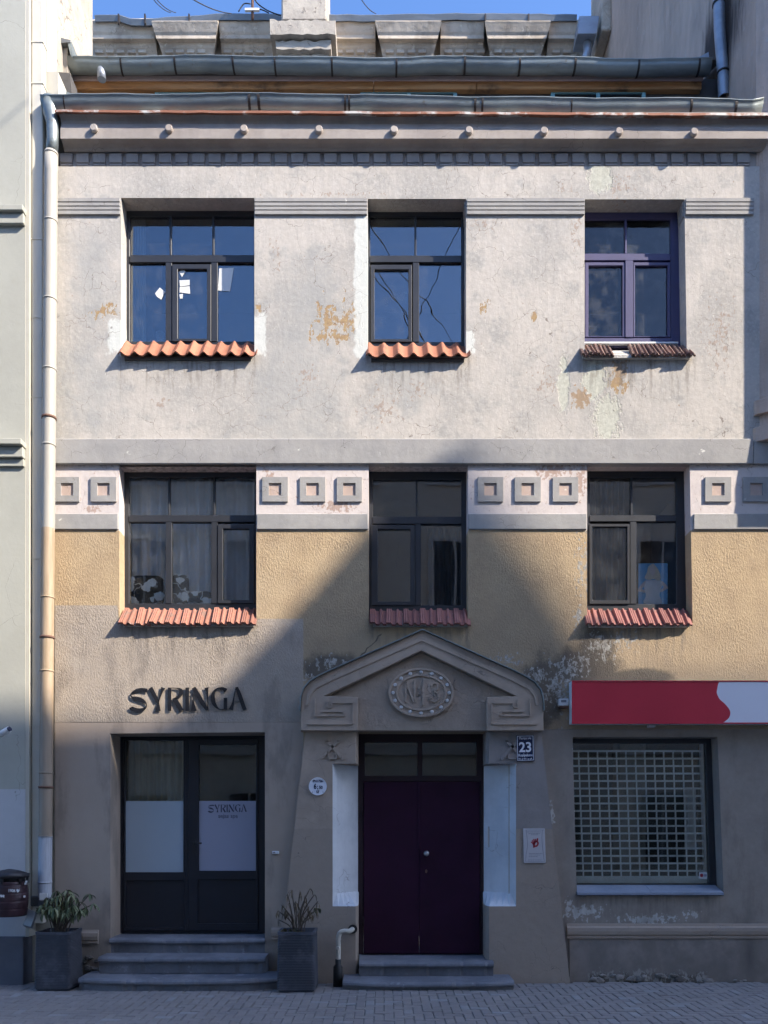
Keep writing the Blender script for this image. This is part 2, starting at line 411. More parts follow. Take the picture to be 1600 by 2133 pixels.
M['rubble'] = stone_material('broken_masonry', (.25, .225, .20), (.09, .08, .07), .9)
def paver_material():
    t = NT('concrete_paver')
    r = t.rnd(); f = t.noise(40, 5, .68); m = t.noise(1.1, 5, .6)
    c = t.mix(r, (.225, .207, .20), (.255, .235, .22))
    c = t.mix(t.ss(r, .93, .95), c, (.27, .265, .26))
    c = t.vary(c, f, .15); c = t.vary(c, m, .22)
    c = t.mix(t.ss(t.noise(17, 2, .5), .745, .755), c, (.45, .44, .42))
    t.bsdf(c, .85, 0, t.bump(f, .35, .006), .3); return t.m
M['paver'] = paver_material()
M['joint'] = simple('paving_joint_sand', (.155, .15, .145), .95, var=.3, bmp=.5, bs=80)
M['kerb'] = stone_material('kerb_stone', (.26, .26, .27), (.21, .21, .22), .3)
def tile_material(name, a, b, dirt, amt=.63):
    t = NT(name)
    r = t.rnd(); f = t.noise(16, 6, .66)
    c = t.mix(r, a, b); c = t.vary(c, f, .25); c = t.vary(c, t.math('FRACT', t.mul(r, 7.3)), .16)
    c = t.mix(t.mul(t.ss(t.noise(7, 7, .7), amt, amt + .05), .8), c, dirt)
    t.bsdf(c, .72, 0, t.bump(f, .3, .008), .3); return t.m
M['tile_orange'] = tile_material('new_orange_pantile', (.37, .155, .092), (.30, .125, .077), (.20, .105, .075), .58)
M['tile_red'] = tile_material('red_flat_tile', (.34, .155, .108), (.28, .125, .09), (.20, .135, .11), .56)
M['tile_rose'] = tile_material('rose_flat_tile', (.30, .13, .108), (.25, .108, .092), (.17, .11, .10), .58)
M['tile_brown'] = tile_material('old_brown_tile', (.235, .145, .115), (.16, .10, .085), (.36, .28, .23), .56)
M['mortar'] = simple('sill_mortar', (.44, .42, .385), .95, var=.3, bmp=.8, bs=30)
M['mortar_shaded'] = simple('sill_bed_shadowed', (.10, .095, .09), .95, var=.3, bmp=.8, bs=30)  # sill mortar again, with the shade under the pantiles put into its colour
def wood_material(name, a, b):
    t = NT(name)
    g = t.noise(1, 6, .6, t.scale((.9, 14, 14)), 1.2)
    c = t.mix(t.ss(g, .38, .62), a, b)
    c = t.mix(t.mul(t.ss(t.noise(1.2, 5, .6), .56, .7), .8), c, (.06, .045, .035))
    t.bsdf(c, .75, 0, t.bump(g, .3, .01), .3); return t.m
M['beam'] = wood_material('weathered_beam', (.56, .29, .12), (.42, .20, .08))
M['board_pink'] = simple('painted_eave_board', (.42, .335, .325), .85, var=.15)
M['dark_board'] = simple('tarred_board', (.075, .07, .068), .85, var=.35, bmp=.3)
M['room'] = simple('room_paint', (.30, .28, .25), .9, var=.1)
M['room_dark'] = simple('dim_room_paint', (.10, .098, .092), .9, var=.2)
def curtain_material(name, col):
    t = NT(name)
    c = t.vary(col, t.noise(1, 3, .5, t.scale((30, 10, 1))), .12)
    t.bsdf(c, .9, 0, None, .1); return t.m
M['curtain'] = curtain_material('sheer_curtain', (.66, .68, .70))
M['curtain_beige'] = curtain_material('beige_curtain', (.40, .375, .31))
M['curtain_dark'] = curtain_material('dark_curtain', (.08, .082, .085))
def glass_material(name, refl, tint, wav=.05, dirt=.03):
    t = NT(name)
    n = t.bump(t.noise(1.6, 2, .4), wav, .02)
    gl = t.n.new('ShaderNodeBsdfGlossy'); gl.inputs['Roughness'].default_value = 0.0; gl.inputs['Color'].default_value = (.95, .97, 1, 1)
    t.link(n, gl.inputs['Normal'])
    tr = t.n.new('ShaderNodeBsdfTransparent'); tr.inputs['Color'].default_value = (*tint, 1)
    df = t.n.new('ShaderNodeBsdfDiffuse'); df.inputs['Color'].default_value = (.5, .5, .48, 1)
    lw = t.n.new('ShaderNodeLayerWeight'); lw.inputs['Blend'].default_value = .25; t.link(n, lw.inputs['Normal'])
    f = t.math('MULTIPLY_ADD', lw.outputs['Fresnel'], .9, refl, True)
    m1 = t.n.new('ShaderNodeMixShader'); t.link(f, m1.inputs[0]); t.link(tr.outputs[0], m1.inputs[1]); t.link(gl.outputs[0], m1.inputs[2])
    m2 = t.n.new('ShaderNodeMixShader'); t.put(m2.inputs[0], t.mul(t.ss(t.noise(5, 6, .7), .42, .7), dirt))
    t.link(m1.outputs[0], m2.inputs[1]); t.link(df.outputs[0], m2.inputs[2]); t.link(m2.outputs[0], t.out.inputs[0])
    return t.m
M['glass_top'] = glass_material('window_glass_coated', .11, (.62, .67, .69), .16, .05)
M['glass_mid'] = glass_material('window_glass_middle', .07, (.97, .98, .99), .08, .05)
M['glass_old'] = glass_material('window_glass_insect_screen', .02, (.50, .53, .53), .04, .10)
M['glass_shop'] = glass_material('shop_glass', .03, (.92, .95, .95), .08, .04)
def leaf_material(name, a, b):
    t = NT(name)
    c = t.mix(t.rnd(), a, b); c = t.vary(c, t.noise(30, 3), .15)
    t.bsdf(c, .5, 0, None, .4); return t.m
M['leaf'] = leaf_material('drooping_leaf', (.085, .115, .05), (.19, .20, .105))
M['leaf_dry'] = leaf_material('dry_leaf', (.085, .06, .035), (.16, .115, .06))
M['leaf_pale'] = leaf_material('pale_leaf', (.13, .15, .08), (.22, .21, .12))
M['stem'] = simple('plant_stem', (.10, .075, .055), .85, var=.2)
def floral_material():
    t = NT('floral_cushion_cloth')
    w = t.warp(.09, 15)
    d = t.voro(7.0, 'F1', w); k = t.voro(7.0, 'F1', w, 'Color')
    big = t.ss(d, .43, .46, 1, 0)
    eye = t.ss(d, .05, .075, 1, 0)
    sp = t.xyz(k)[0]
    big = t.mul(big, t.ss(sp, .18, .22))
    stem = t.ss(t.math('ABSOLUTE', t.sub(t.noise(5, 2, .4), .5)), .008, .016, 1, 0)
    c = t.mix(t.mx(t.mul(big, t.inv(eye)), t.mul(stem, .8)), (.022, .024, .028), (.86, .92, .93))
    t.bsdf(c, .9, 0, None, .1); return t.m
M['floral'] = floral_material()
M['poster_blue'] = simple('poster_blue_print', (.16, .48, .80), .6, var=.06)
M['poster_white'] = simple('poster_white_print', (.86, .90, .92), .6, var=.08)
M['poster_skin'] = simple('poster_skin_print', (.74, .66, .62), .6, var=.06)
M['poster_hair'] = simple('poster_hair_print', (.72, .66, .52), .6, var=.2, vs_=40)
M['opp_wall'] = simple('opposite_house_render', (.58, .50, .39), .9, var=.12, vs_=1.0, bmp=.2)
M['opp_wall_grey'] = simple('opposite_tall_house_render', (.52, .49, .45), .9, var=.12, vs_=1.0, bmp=.2)
M['opp_trim'] = simple('opposite_house_trim', (.50, .45, .38), .9, var=.08)
M['opp_glass'] = simple('opposite_house_dark_panes', (.02, .022, .025), .12, var=.1)
M['roof_metal'] = zinc_material('roof_sheet', (.16, .17, .18), (.12, .125, .135))
M['cable'] = simple('black_cable', (.015, .015, .017), .7)
M['ground'] = simple('distant_ground', (.12, .115, .11), .95, var=.2, vs_=.2)
M['rust_pipe'] = simple('rusty_pole', (.16, .09, .065), .8, .2, var=.3)
M['grey_plinth'] = simple('dark_plinth_paint', (.105, .11, .13), .85, var=.2, bmp=.3)
M['gold'] = simple('yellow_gas_paint', (.50, .47, .40), .6, var=.2, vs_=20)

# ------------------------------------------------------------------ mesh helpers
COL = scene.collection
ORIGIN = {}
class MB:
    """collects shapes; build() links them as one mesh object"""
    def __init__(s): s.v = []; s.f = []; s.mi = []; s.sm = []
    def face(s, pts, mi=0, sm=False):
        b = len(s.v); s.v += [tuple(p) for p in pts]; s.f.append(tuple(range(b, b + len(pts)))); s.mi.append(mi); s.sm.append(sm)
    def box(s, x0, x1, y0, y1, z0, z1, mi=0, skip=''):
        if x0 > x1: x0, x1 = x1, x0
        if y0 > y1: y0, y1 = y1, y0
        if z0 > z1: z0, z1 = z1, z0
        b = len(s.v)
        s.v += [(x0, y0, z0), (x1, y0, z0), (x1, y1, z0), (x0, y1, z0), (x0, y0, z1), (x1, y0, z1), (x1, y1, z1), (x0, y1, z1)]
        for q in ((0, 3, 2, 1), (4, 5, 6, 7), (0, 1, 5, 4), (1, 2, 6, 5), (2, 3, 7, 6), (3, 0, 4, 7)):
            s.f.append(tuple(b + i for i in q)); s.mi.append(mi); s.sm.append(False)
        return s
    def prism(s, poly, y0, y1, mi=0, holes=()):
        """polygon in (x, z), extruded from y0 (front) to y1 (back); holes are through"""
        loops = [list(poly)] + [list(h) for h in holes]
        flat = [p for l in loops for p in l]
        tris = tessellate_polygon([[Vector((p[0], p[1], 0)) for p in l] for l in loops])
        b = len(s.v)
        s.v += [(p[0], y0, p[1]) for p in flat] + [(p[0], y1, p[1]) for p in flat]
        n = len(flat)
        for t in tris:
            a, c, d = t
            ar = (flat[c][0] - flat[a][0]) * (flat[d][1] - flat[a][1]) - (flat[d][0] - flat[a][0]) * (flat[c][1] - flat[a][1])
            if ar < 0: c, d = d, c
            s.f.append((b + a, b + c, b + d)); s.f.append((b + n + a, b + n + d, b + n + c)); s.mi += [mi, mi]; s.sm += [False] * 2
        k = 0
        for li, l in enumerate(loops):
            A = sum(l[i][0] * l[(i + 1) % len(l)][1] - l[(i + 1) % len(l)][0] * l[i][1] for i in range(len(l)))
            rev = (A < 0) != (li > 0)
            for i in range(len(l)):
                p, q = b + k + i, b + k + (i + 1) % len(l)
                quad = (p, p + n, q + n, q)
                s.f.append(quad[::-1] if rev else quad); s.mi.append(mi); s.sm.append(False)
            k += len(l)
        return s
    def loft(s, loops, closed=True, caps=True, mi=0, sm=True, mis=None):
        b = len(s.v); n = len(loops[0])
        for l in loops: s.v += [tuple(p) for p in l]
        for j in range(len(loops) - 1):
            for i in range(n if closed else n - 1):
                i2 = (i + 1) % n
                s.f.append((b + j * n + i, b + j * n + i2, b + (j + 1) * n + i2, b + (j + 1) * n + i))
                s.mi.append(mis(j, i) if mis else mi); s.sm.append(sm)
        if caps and closed:
            s.f.append(tuple(b + i for i in range(n - 1, -1, -1))); s.mi.append(mi); s.sm.append(False)
            m = b + (len(loops) - 1) * n
            s.f.append(tuple(m + i for i in range(n))); s.mi.append(mi); s.sm.append(False)
        return s
    def tube(s, pts, r, seg=10, mi=0, caps=True):
        pts = [Vector(p) for p in pts]; rs = r if isinstance(r, (list, tuple)) else [r] * len(pts)
        loops = []; up = None
        for i, p in enumerate(pts):
            d = ((pts[min(i + 1, len(pts) - 1)] - pts[max(i - 1, 0)])).normalized()
            if up is None:
                up = d.orthogonal().normalized()
            else:
                up = (up - d * up.dot(d)).normalized()
            w = d.cross(up)
            loops.append([p + (up * math.cos(a) + w * math.sin(a)) * rs[i] for a in [2 * math.pi * k / seg for k in range(seg)]])
        return s.loft(loops, True, caps, mi)
    def ribbon(s, pts, ws, y0, y1, mi=0):
        """a flat stroke in (x, z) of changing width, extruded"""
        L, Rr = [], []
        for i, p in enumerate(pts):
            a = pts[max(i - 1, 0)]; c = pts[min(i + 1, len(pts) - 1)]
            dx, dz = c[0] - a[0], c[1] - a[1]; l = math.hypot(dx, dz) or 1
            nx, nz = -dz / l, dx / l
            L.append((p[0] + nx * ws[i] / 2, p[1] + nz * ws[i] / 2)); Rr.append((p[0] - nx * ws[i] / 2, p[1] - nz * ws[i] / 2))
        loops = [[(a[0], y0, a[1]), (c[0], y0, c[1]), (c[0], y1, c[1]), (a[0], y1, a[1])] for a, c in zip(L, Rr)]
        return s.loft(loops, True, True, mi, False)
    def build(s, name, mats, parent=None, bevel=0.0, smooth=None, recalc=True):
        root = parent
        off = ORIGIN.get(parent.name, Vector()) if parent else Vector()
        me = bpy.data.meshes.new(name)
        me.from_pydata([(p[0] - off.x, p[1] - off.y, p[2] - off.z) for p in s.v], [], s.f)
        if not isinstance(mats, (list, tuple)): mats = [mats]
        for m in mats: me.materials.append(M[m] if isinstance(m, str) else m)
        me.polygons.foreach_set('material_index', s.mi)
        me.polygons.foreach_set('use_smooth', [bool(q) if smooth is None else smooth for q in s.sm])
        if bevel or recalc:
            bm = bmesh.new(); bm.from_mesh(me)
            bmesh.ops.remove_doubles(bm, verts=bm.verts, dist=1e-5)
            if recalc: bmesh.ops.recalc_face_normals(bm, faces=bm.faces)
            if bevel:
                es = [e for e in bm.edges if len(e.link_faces) == 2 and e.calc_face_angle(0) > .5]
                bmesh.ops.bevel(bm, geom=es, offset=bevel, segments=1, affect='EDGES', clamp_overlap=True)
            bm.to_mesh(me); bm.free()
        me.update()
        o = bpy.data.objects.new(name, me); COL.objects.link(o)
        if parent: o.parent = parent; ORIGIN[o.name] = off
        else: ORIGIN[o.name] = Vector()
        return o
def thing(name, label, cat, loc=(0, 0, 0), group=None):
    o = bpy.data.objects.new(name, None); COL.objects.link(o); o.location = loc; o.empty_display_size = .2
    ORIGIN[o.name] = Vector(loc)
    o['label'] = label; o['category'] = cat
    if group: o['group'] = group
    return o
def tag(o, label=None, cat=None, group=None, kind=None):
    for k, v in (('label', label), ('category', cat), ('group', group), ('kind', kind)):
        if v: o[k] = v
    return o
def box(name, b, mat, parent, bevel=0.0):
    m = MB(); m.box(*b); return m.build(name, mat, parent, bevel)
def pbox(u0, u1, v0, v1, y0, y1):      # box whose front face (y0) is measured in survey units
    return (X(u0, y0), X(u1, y0), y0, y1, Z(v1, y0), Z(v0, y0))
def smoothpts(pts, n=6):
    """Catmull-Rom through rows of numbers"""
    out = []
    for i in range(len(pts) - 1):
        p0, p1, p2, p3 = pts[max(i - 1, 0)], pts[i], pts[i + 1], pts[min(i + 2, len(pts) - 1)]
        for k in range(n):
            t = k / n
            out.append(tuple(.5 * (2 * b + (c - a) * t + (2 * a - 5 * b + 4 * c - d) * t * t + (3 * b - a - 3 * c + d) * t ** 3) for a, b, c, d in zip(p0, p1, p2, p3)))
    out.append(tuple(pts[-1])); return out
def text_mesh(name, body, size, x, y, z, mat, parent, ext=.0015, align='CENTER', sx=1.0, rotz=0.0, bold=0.0, tilt=0.0):
    cu = bpy.data.curves.new(name, 'FONT'); cu.body = body; cu.size = size; cu.extrude = ext; cu.align_x = align; cu.offset = bold
    cu.resolution_u = 3
    tmp = bpy.data.objects.new(name + '_tmp', cu); COL.objects.link(tmp)
    bpy.context.view_layer.update()
    me = bpy.data.meshes.new_from_object(tmp.evaluated_get(bpy.context.evaluated_depsgraph_get()))
    bpy.data.objects.remove(tmp); bpy.data.curves.remove(cu)
    off = ORIGIN.get(parent.name, Vector()) if parent else Vector()
    mtx = Matrix.Translation(Vector((x, y, z)) - off) @ Matrix.Rotation(rotz, 4, 'Z') @ Matrix.Rotation(R(90), 4, 'X') @ Matrix.Rotation(tilt, 4, 'Z') @ Matrix.Diagonal((sx, 1, 1, 1))
    me.transform(mtx); me.materials.clear(); me.materials.append(M[mat])
    o = bpy.data.objects.new(name, me); COL.objects.link(o); o.parent = parent; ORIGIN[o.name] = off
    return o

# ================================================================== SETTING
m = MB(); m.box(-400, 400, -400, 400, -.5, -.2)
tag(m.build('ground', 'ground'), kind='structure')
m = MB(); m.box(-60, 60, -9.6, -2.95, -.19, -.12)
tag(m.build('road', 'asphalt'), kind='structure')
m = MB(); m.box(-60, 60, -12.5, -9.75, -.19, 0)
tag(m.build('opposite_pavement', 'kerb'), kind='structure')
for y0, y1 in ((-2.95, -2.8), (-9.75, -9.6)):
    m = MB(); m.box(-60, 60, y0, y1, -.19, .002)
    tag(m.build('kerb', 'kerb', bevel=.012), kind='structure')
m = MB(); m.box(-12, 12, -2.8, .6, -.19, -.012)
pavement = tag(m.build('pavement', 'joint'), kind='structure')
# herringbone pavers, 20 x 10 cm
def paver_mb(mb, cx, cy, w, d, z, tx=0, ty=0):
    hw, hd, g = w / 2, d / 2, .007
    top = [(-hw + g, -hd + g), (hw - g, -hd + g), (hw - g, hd - g), (-hw + g, hd - g)]
    bot = [(-hw, -hd), (hw, -hd), (hw, hd), (-hw, hd)]
    lo = [(cx + a, cy + b, z - .06) for a, b in bot]; md = [(cx + a, cy + b, z - .006 + tx * a + ty * b) for a, b in bot]
    hi = [(cx + a, cy + b, z + tx * a + ty * b) for a, b in top]
    b0 = len(mb.v); mb.v += lo + md + hi
    for k in (0, 4):
        for i in range(4):
            mb.f.append((b0 + k + i, b0 + k + (i + 1) % 4, b0 + k + 4 + (i + 1) % 4, b0 + k + 4 + i)); mb.mi.append(0); mb.sm.append(False)
    mb.f.append((b0 + 8, b0 + 9, b0 + 10, b0 + 11)); mb.mi.append(0); mb.sm.append(False)
s = .1
cells = []
ang = R(0)
for i in range(-70, 70):
    for j in range(-40, 12):
        k = (i + j) % 4        # classic herringbone tiling on a square lattice
        if (i - j) % 4 == 0: cells.append((i * s + s, j * s + s / 2, 2 * s, s))
        if (i - j) % 4 == 3: cells.append((i * s + s / 2, j * s + s, s, 2 * s))
cells = [c for c in cells if -2.74 < c[1] < -.02 and abs(c[0]) < 6.2]
inview = [c for c in cells if abs(c[0]) < 4.72 * (DIST + c[1]) / DIST + .1 and c[1] > -2.18]
inview.sort(key=lambda c: c[1])
near = set(inview[:300])
pm = {}
for vi in range(4):
    for hz in (0, 1):
        mb = MB(); paver_mb(mb, 0, 0, (.195 if hz else .094), (.094 if hz else .195), 0, random.uniform(-.025, .025), random.uniform(-.025, .025))
        me = bpy.data.meshes.new('paver'); me.from_pydata(mb.v, [], mb.f); me.materials.append(M['paver']); pm[(vi, hz)] = me
rest = MB()
for c in cells:
    z = random.uniform(-.003, .003)
    if c in near:
        o = bpy.data.objects.new('paver', pm[(random.randrange(4), 1 if c[2] > c[3] else 0)]); COL.objects.link(o)
        o.location = (c[0], c[1], z); o.parent = pavement
    else:
        paver_mb(rest, c[0], c[1], c[2] - .006, c[3] - .006, z, random.uniform(-.025, .025), random.uniform(-.025, .025))
tag(rest.build('paver_field', 'paver', pavement, recalc=False), kind='stuff')

# ================================================================== MAIN HOUSE
house = thing('plastered_house', 'three-storey pale pink and ochre plastered house with gabled portal and tiled window sills', 'house', (0, 0, 0))
HX0 = X(114)
holes = {
 'U1': [(252, 412), (530, 412), (530, 742), (252, 742)], 'U2': [(766, 414), (971, 414), (971, 742), (766, 742)],
 'U3': [(1218, 415), (1426, 415), (1431, 736), (1218, 736)],
 'F1': [(248, 969), (534, 969), (534, 1298), (249, 1298)], 'F2': [(768, 968), (975, 968), (975, 1298), (768, 1298)],
 'F3': [(1223, 967), (1437, 967), (1443, 1298), (1223, 1298)],
 'SD': [(230, 1528), (552, 1525), (552, 2052), (230, 2052)],
 'EN': [(700, 1524), (1060, 1524), (1060, 2052), (700, 2052)],
 'SW': [(1193, 1535), (1495, 1535), (1508, 1866), (1202, 1866)]}
HW = {k: XZ(v) for k, v in holes.items()}
w = MB()
w.prism([(HX0, -.15), (7.5, -.15), (7.5, Z(346.5)), (HX0, Z(346.5))], 0, .46, holes=list(HW.values()))
wall = w.build('wall', 'facade', house)

# ---- string course, lower band, capital bands
def band(name, u0, u1, v0, v1, d, mat='grey_trim', bev=.008, parent=house, y1=.05):
    m = MB(); m.box(X(u0), X(u1), -d, y1, Z(v1), Z(v0)); return m.build(name, mat, parent, bev)
band('string_course', 114, 1566, 917, 969, .045)
band('string_course', 1567, 1900, 919, 969, .035)
for u0, u1 in ((114, 247), (535, 767), (976, 1222), (1444, 1900)):
    band('lower_band', u0, u1, 1071, 1104, .022)
for (u0, u1) in ((118, 251), (531, 765), (972, 1217), (1427, 1569)):
    m = MB()
    m.box(X(u0) + .003, X(u1) - .003, -.016, .02, Z(448), Z(418))
    for (v0, v1, d) in ((416, 424, .034), (425.2, 432.2, .030), (433.4, 440, .027), (441.2, 449, .024)):
        m.box(X(u0), X(u1), -d, .021, Z(v1), Z(v0))
    m.build('capital_band', 'grey_trim', house, .003)
# return of the capital bands inside the right reveals
for u in (972, 1427):
    m = MB()
    for (v0, v1, d) in ((416.3, 424, .02), (425.2, 432, .017), (433.4, 440, .014), (441.2, 448.6, .011)):
        m.box(X(u) - d - .004, X(u) + .01, .022, .2, Z(v1), Z(v0))
    m.build('capital_band', 'grey_trim', house, .002)
# ---- square ornaments
for u0, u1 in ((116, 166), (190, 243), (547, 600), (625, 678), (702, 754), (995, 1048), (1072, 1126), (1151, 1204), (1468, 1522), (1547, 1602)):
    x0, x1, z0, z1 = X(u0), X(u1), Z(1046), Z(995)
    cx, cz, h = (x0 + x1) / 2, (z0 + z1) / 2, .076
    if u0 == 116: cx += .0
    m = MB(); m.prism([(x0, z0), (x1, z0), (x1, z1), (x0, z1)], -.022, .01, holes=[[(cx - h, cz - h), (cx + h, cz - h), (cx + h, cz + h), (cx - h, cz + h)]])
    o = m.build('ornament_square', 'grey_trim', house)
    box('inset', (cx - h - .005, cx + h + .005, -.004, .005, cz - h - .005, cz + h + .005), 'inset', o)

# ---- main cornice
CY = -.137
prof = [(.06, Z(352)), (.028, Z(352)), (.028, Z(346, .028)), (.028, Z(318, .028)), (-.012, Z(316, -.012)), (-.03, Z(311, -.03)), (-.04, Z(306, -.04)),
        (-.07, Z(299, -.07)), (-.11, Z(292, -.11)), (CY, Z(289, CY)), (CY, Z(266, CY)), (-.125, Z(264, -.125)), (-.115, Z(258, -.115)), (-.125, Z(251, -.125)),
        (-.15, Z(243, -.15)), (-.17, Z(238, -.17)), (-.17, Z(234, -.17)), (.1, Z(234, 0))]
m = MB(); xs = [X(121, -.2)] + [X(u, -.2) for u in range(200, 1600, 100)] + [4.66]
m.loft([[(x, y, z) for y, z in prof] for x in xs], False, False, sm=False)
m.f.append(tuple(range(len(prof)))); m.mi.append(0); m.sm.append(False)
cornice = m.build('cornice', 'cornice', house, .004)
u = 124
while u < 1562:
    box('dentil', (X(u), X(u + 26), .0, .035, Z(338), Z(318.5)), 'cornice', cornice, .004)
    box('dentil_foot', (X(u + .5), X(u + 25.5), .006, .037, Z(344), Z(339.5)), 'cornice', cornice, .002)
    u += 34.45
for i in range(9):
    cu = 197 + i * 155.9; cv = 270.5 + i * 1.0
    m = MB(); c = (X(cu, CY), Z(cv, CY)); n = 14; r = .046
    m.loft([[(c[0] + rr * math.cos(2 * math.pi * k / n), yy, c[1] + rr * math.sin(2 * math.pi * k / n)) for k in range(n)] for rr, yy in ((r, CY + .02), (r, CY - .035), (r * .8, CY - .045))], True, True, sm=False)
    m.build('boss', 'boss', cornice)
# drip edge and front gutter
m = MB()
pts = []
for i in range(0, 61):
    uu = 114 + i * (1640 - 114) / 60; vv = 231 + (uu - 114) * .0052
    pts.append((X(uu, -.21), Z(vv + random.uniform(-.8, .8), -.21)))
m.loft([[(x, -.213, z - .014), (x, -.213, z + .014), (x, -.0, z + .08), (x, -.0, z + .055)] for x, z in pts], True, True, sm=False)
m.build('drip_edge', 'rust', house)
def gutter(name, u0, u1, fv, y, r, mat, straps, n=60, strap_mat='strap', endcap=True):
    m = MB(); loops = []
    for i in range(n + 1):
        uu = u0 + (u1 - u0) * i / n; zt = Z(fv(uu), y - r) + random.uniform(-.004, .004); x = X(uu, y); rr = r * random.uniform(.97, 1.02)
        L = [(x, y + rr, zt + .03)]
        for k in range(11):
            a = math.pi * k / 10
            L.append((x, y + rr * math.cos(a), zt - rr * 1.1 * math.sin(a)))
        L.append((x, y - rr - .012, zt + .006)); L.append((x, y - rr - .010, zt + .016)); L.append((x, y - rr + .004, zt + .012))
        for k in range(10, -1, -1):
            a = math.pi * k / 10
            L.append((x, y + (rr - .006) * math.cos(a), zt - (rr - .006) * 1.1 * math.sin(a)))
        loops.append(L)
    m.loft(loops, True, True)
    g = m.build(name, mat, house)
    for su, wd in straps:
        zt = Z(fv(su), y - r); x = X(su, y); sl = random.uniform(-.012, .012); mm = MB(); LL = []
        for k in range(12):
            a = math.pi * (1.02 - .75 * k / 11)
            yy, zz = y + (r + .006) * math.cos(a), zt - (r + .006) * 1.1 * math.sin(a)
            f = sl * k / 11
            LL.append([(x - wd + f, yy, zz), (x + wd + f, yy, zz), (x + wd + f, yy + .006, zz + .003), (x - wd + f, yy + .006, zz + .003)])
        mm.loft(LL, True, True, sm=False); mm.build('gutter_strap', strap_mat, g)
    return g
fg = gutter('front_gutter', 92, 1582, lambda q: 197 + (q - 92) * .0055 + (6 * max(0, min(1, (q - 1000) / 500)) if q > 1000 else 0) - (4 if q > 1560 else 0) + 2.2 * math.sin(q / 150. + 1) + 1.2 * math.sin(q / 47.), -.085, .115, 'zinc',
            [(140, .008), (522, .016), (541, .016), (720, .012), (728, .012), (988, .014), (1003, .012), (1187, .008), (1434, .014), (1526, .015)])
# hopper and downpipe
m = MB()
m.tube([(X(102, -.12), -.10, Z(208, -.12)), (X(105, -.12), -.11, Z(232, -.12)), (X(110, -.12), -.12, Z(258, -.12)), (X(110, -.12), -.12, Z(290, -.12)), (X(107.5, -.12), -.12, Z(320, -.12))],
       [.11, .092, .074, .070, .070], 16)
m.build('gutter_funnel', 'zinc', fg)
dx = X(107, -.12)
m = MB(); pr = .078; xb = X(93.5, -.12)
zz = [Z(318, -.12) - i * .25 for i in range(0, 38)]
zz = [z for z in zz if z > Z(1888, -.12)] + [Z(1888, -.12)]
m.tube([(dx + (xb - dx) * (zz[0] - z) / (zz[0] - zz[-1]), -.12, z) for z in zz], pr, 16)
dp = m.build('downpipe', 'pipe', house)
def pipe_ring(v, t, rr, mat, nm, par=dp):
    z = Z(v, -.12); x = dx + (xb - dx) * (zz[0] - z) / (zz[0] - zz[-1])
    mm = MB(); mm.tube([(x, -.12, z - t), (x, -.12, z + t)], rr, 16); return mm.build(nm, mat, par)
for v in (322, 462, 625, 770, 928, 1245, 1398, 1610, 1742, 1838): pipe_ring(v, .01, pr + .005, 'pipe', 'pipe_joint')
for v in (871, 1328, 1640):
    pipe_ring(v, .014, pr + .009, 'rust_pipe', 'pipe_clamp')
box('sticker', (X(82, -.21), X(98, -.21), -.207, -.195, Z(1875, -.21), Z(1861, -.21)), 'paper', dp)
# lower sheet roof between gutter and attic wall, upper roof
m = MB(); m.loft([[(X(118), .02, Z(226)), (4.59, .02, Z(229))], [(X(118), 1.14, 11.8), (4.59, 1.14, 11.8)]], False, False, sm=False)
m.build('lower_roof', 'roof_metal', house)
m = MB(); m.box(X(150, 1.13), 4.58, 1.13, 1.5, 11.4, Z(165, 1.13)); m.build('attic_wall', 'dark_board', house)
box('eave_board', (X(150, 1.02), X(1465, 1.02), 1.02, 1.045, Z(166.5, 1.02), Z(146, 1.02)), 'board_pink', house, .004)
for (ua, ub) in ((150, 778), (779, 992), (993, 1462)):
    box('wooden_beam', (X(ua, 1.05), X(ub, 1.05), 1.05, 1.2, Z(185, 1.05), Z(163, 1.05)), 'beam', house, .008)
box('eave_batten', (X(150, .99), X(1462, .99), .99, 1.018, Z(154, .99), Z(140, .99)), 'dark_board', house)
for ua, ub in ((322, 525), (751, 952), (1148, 1345)):
    m = MB(); y = 1.10
    x0, x1 = X(ua, y), X(ub, y); zt = Z(186, y); zb = Z(230, y); c = (x0 + x1) / 2; f = .05
    m.prism([(x0, zb), (x1, zb), (x1, zt), (x0, zt)], y, y + .05, holes=[[(x0 + f, zb + f), (c - f / 2, zb + f), (c - f / 2, zt - f), (x0 + f, zt - f)], [(c + f / 2, zb + f), (x1 - f, zb + f), (x1 - f, zt - f), (c + f / 2, zt - f)]])
    o = m.build('attic_window', 'teal_frame', house)
    for a, b in ((x0 + f, c - f / 2), (c + f / 2, x1 - f)):
        box('pane', (a - .005, b + .005, y + .02, y + .025, zb + f - .005, zt - f + .005), 'opp_glass', o)
gutter('upper_gutter', 146, 1478, lambda q: 119 + (q - 146) * .003 + 1.6 * math.sin(q / 95.) + 1.2 * math.sin(q / 41. + 1), .92, .10, 'zinc',
       [(256, .012), (367, .013), (487, .013), (574, .012), (692, .013), (826, .013), (967, .014), (1081, .014), (1196, .014), (1327, .014), (1452, .014)])
m = MB(); m.tube([(X(211, .9), .9, Z(140, .9)), (X(212, .9), .9, Z(166, .9))], .055, 12); m.build('gutter_outlet', 'zinc_pipe', house)
m = MB(); m.loft([[(X(148, 1), 1.02, Z(121, 1)), (4.58, 1.02, Z(122, 1))], [(X(148, 1), 7.0, 15.6), (4.58, 7.0, 15.6)]], False, False, sm=False); m.build('upper_roof', 'roof_metal', house)
# end triangle flashing at right of upper gutter
m = MB(); y = .95; m.prism([(X(1450, y), Z(122, y)), (X(1478, y), Z(121, y)), (X(1476, y), Z(108, y))], y, y + .01); m.build('flashing', 'zinc_pipe', house)

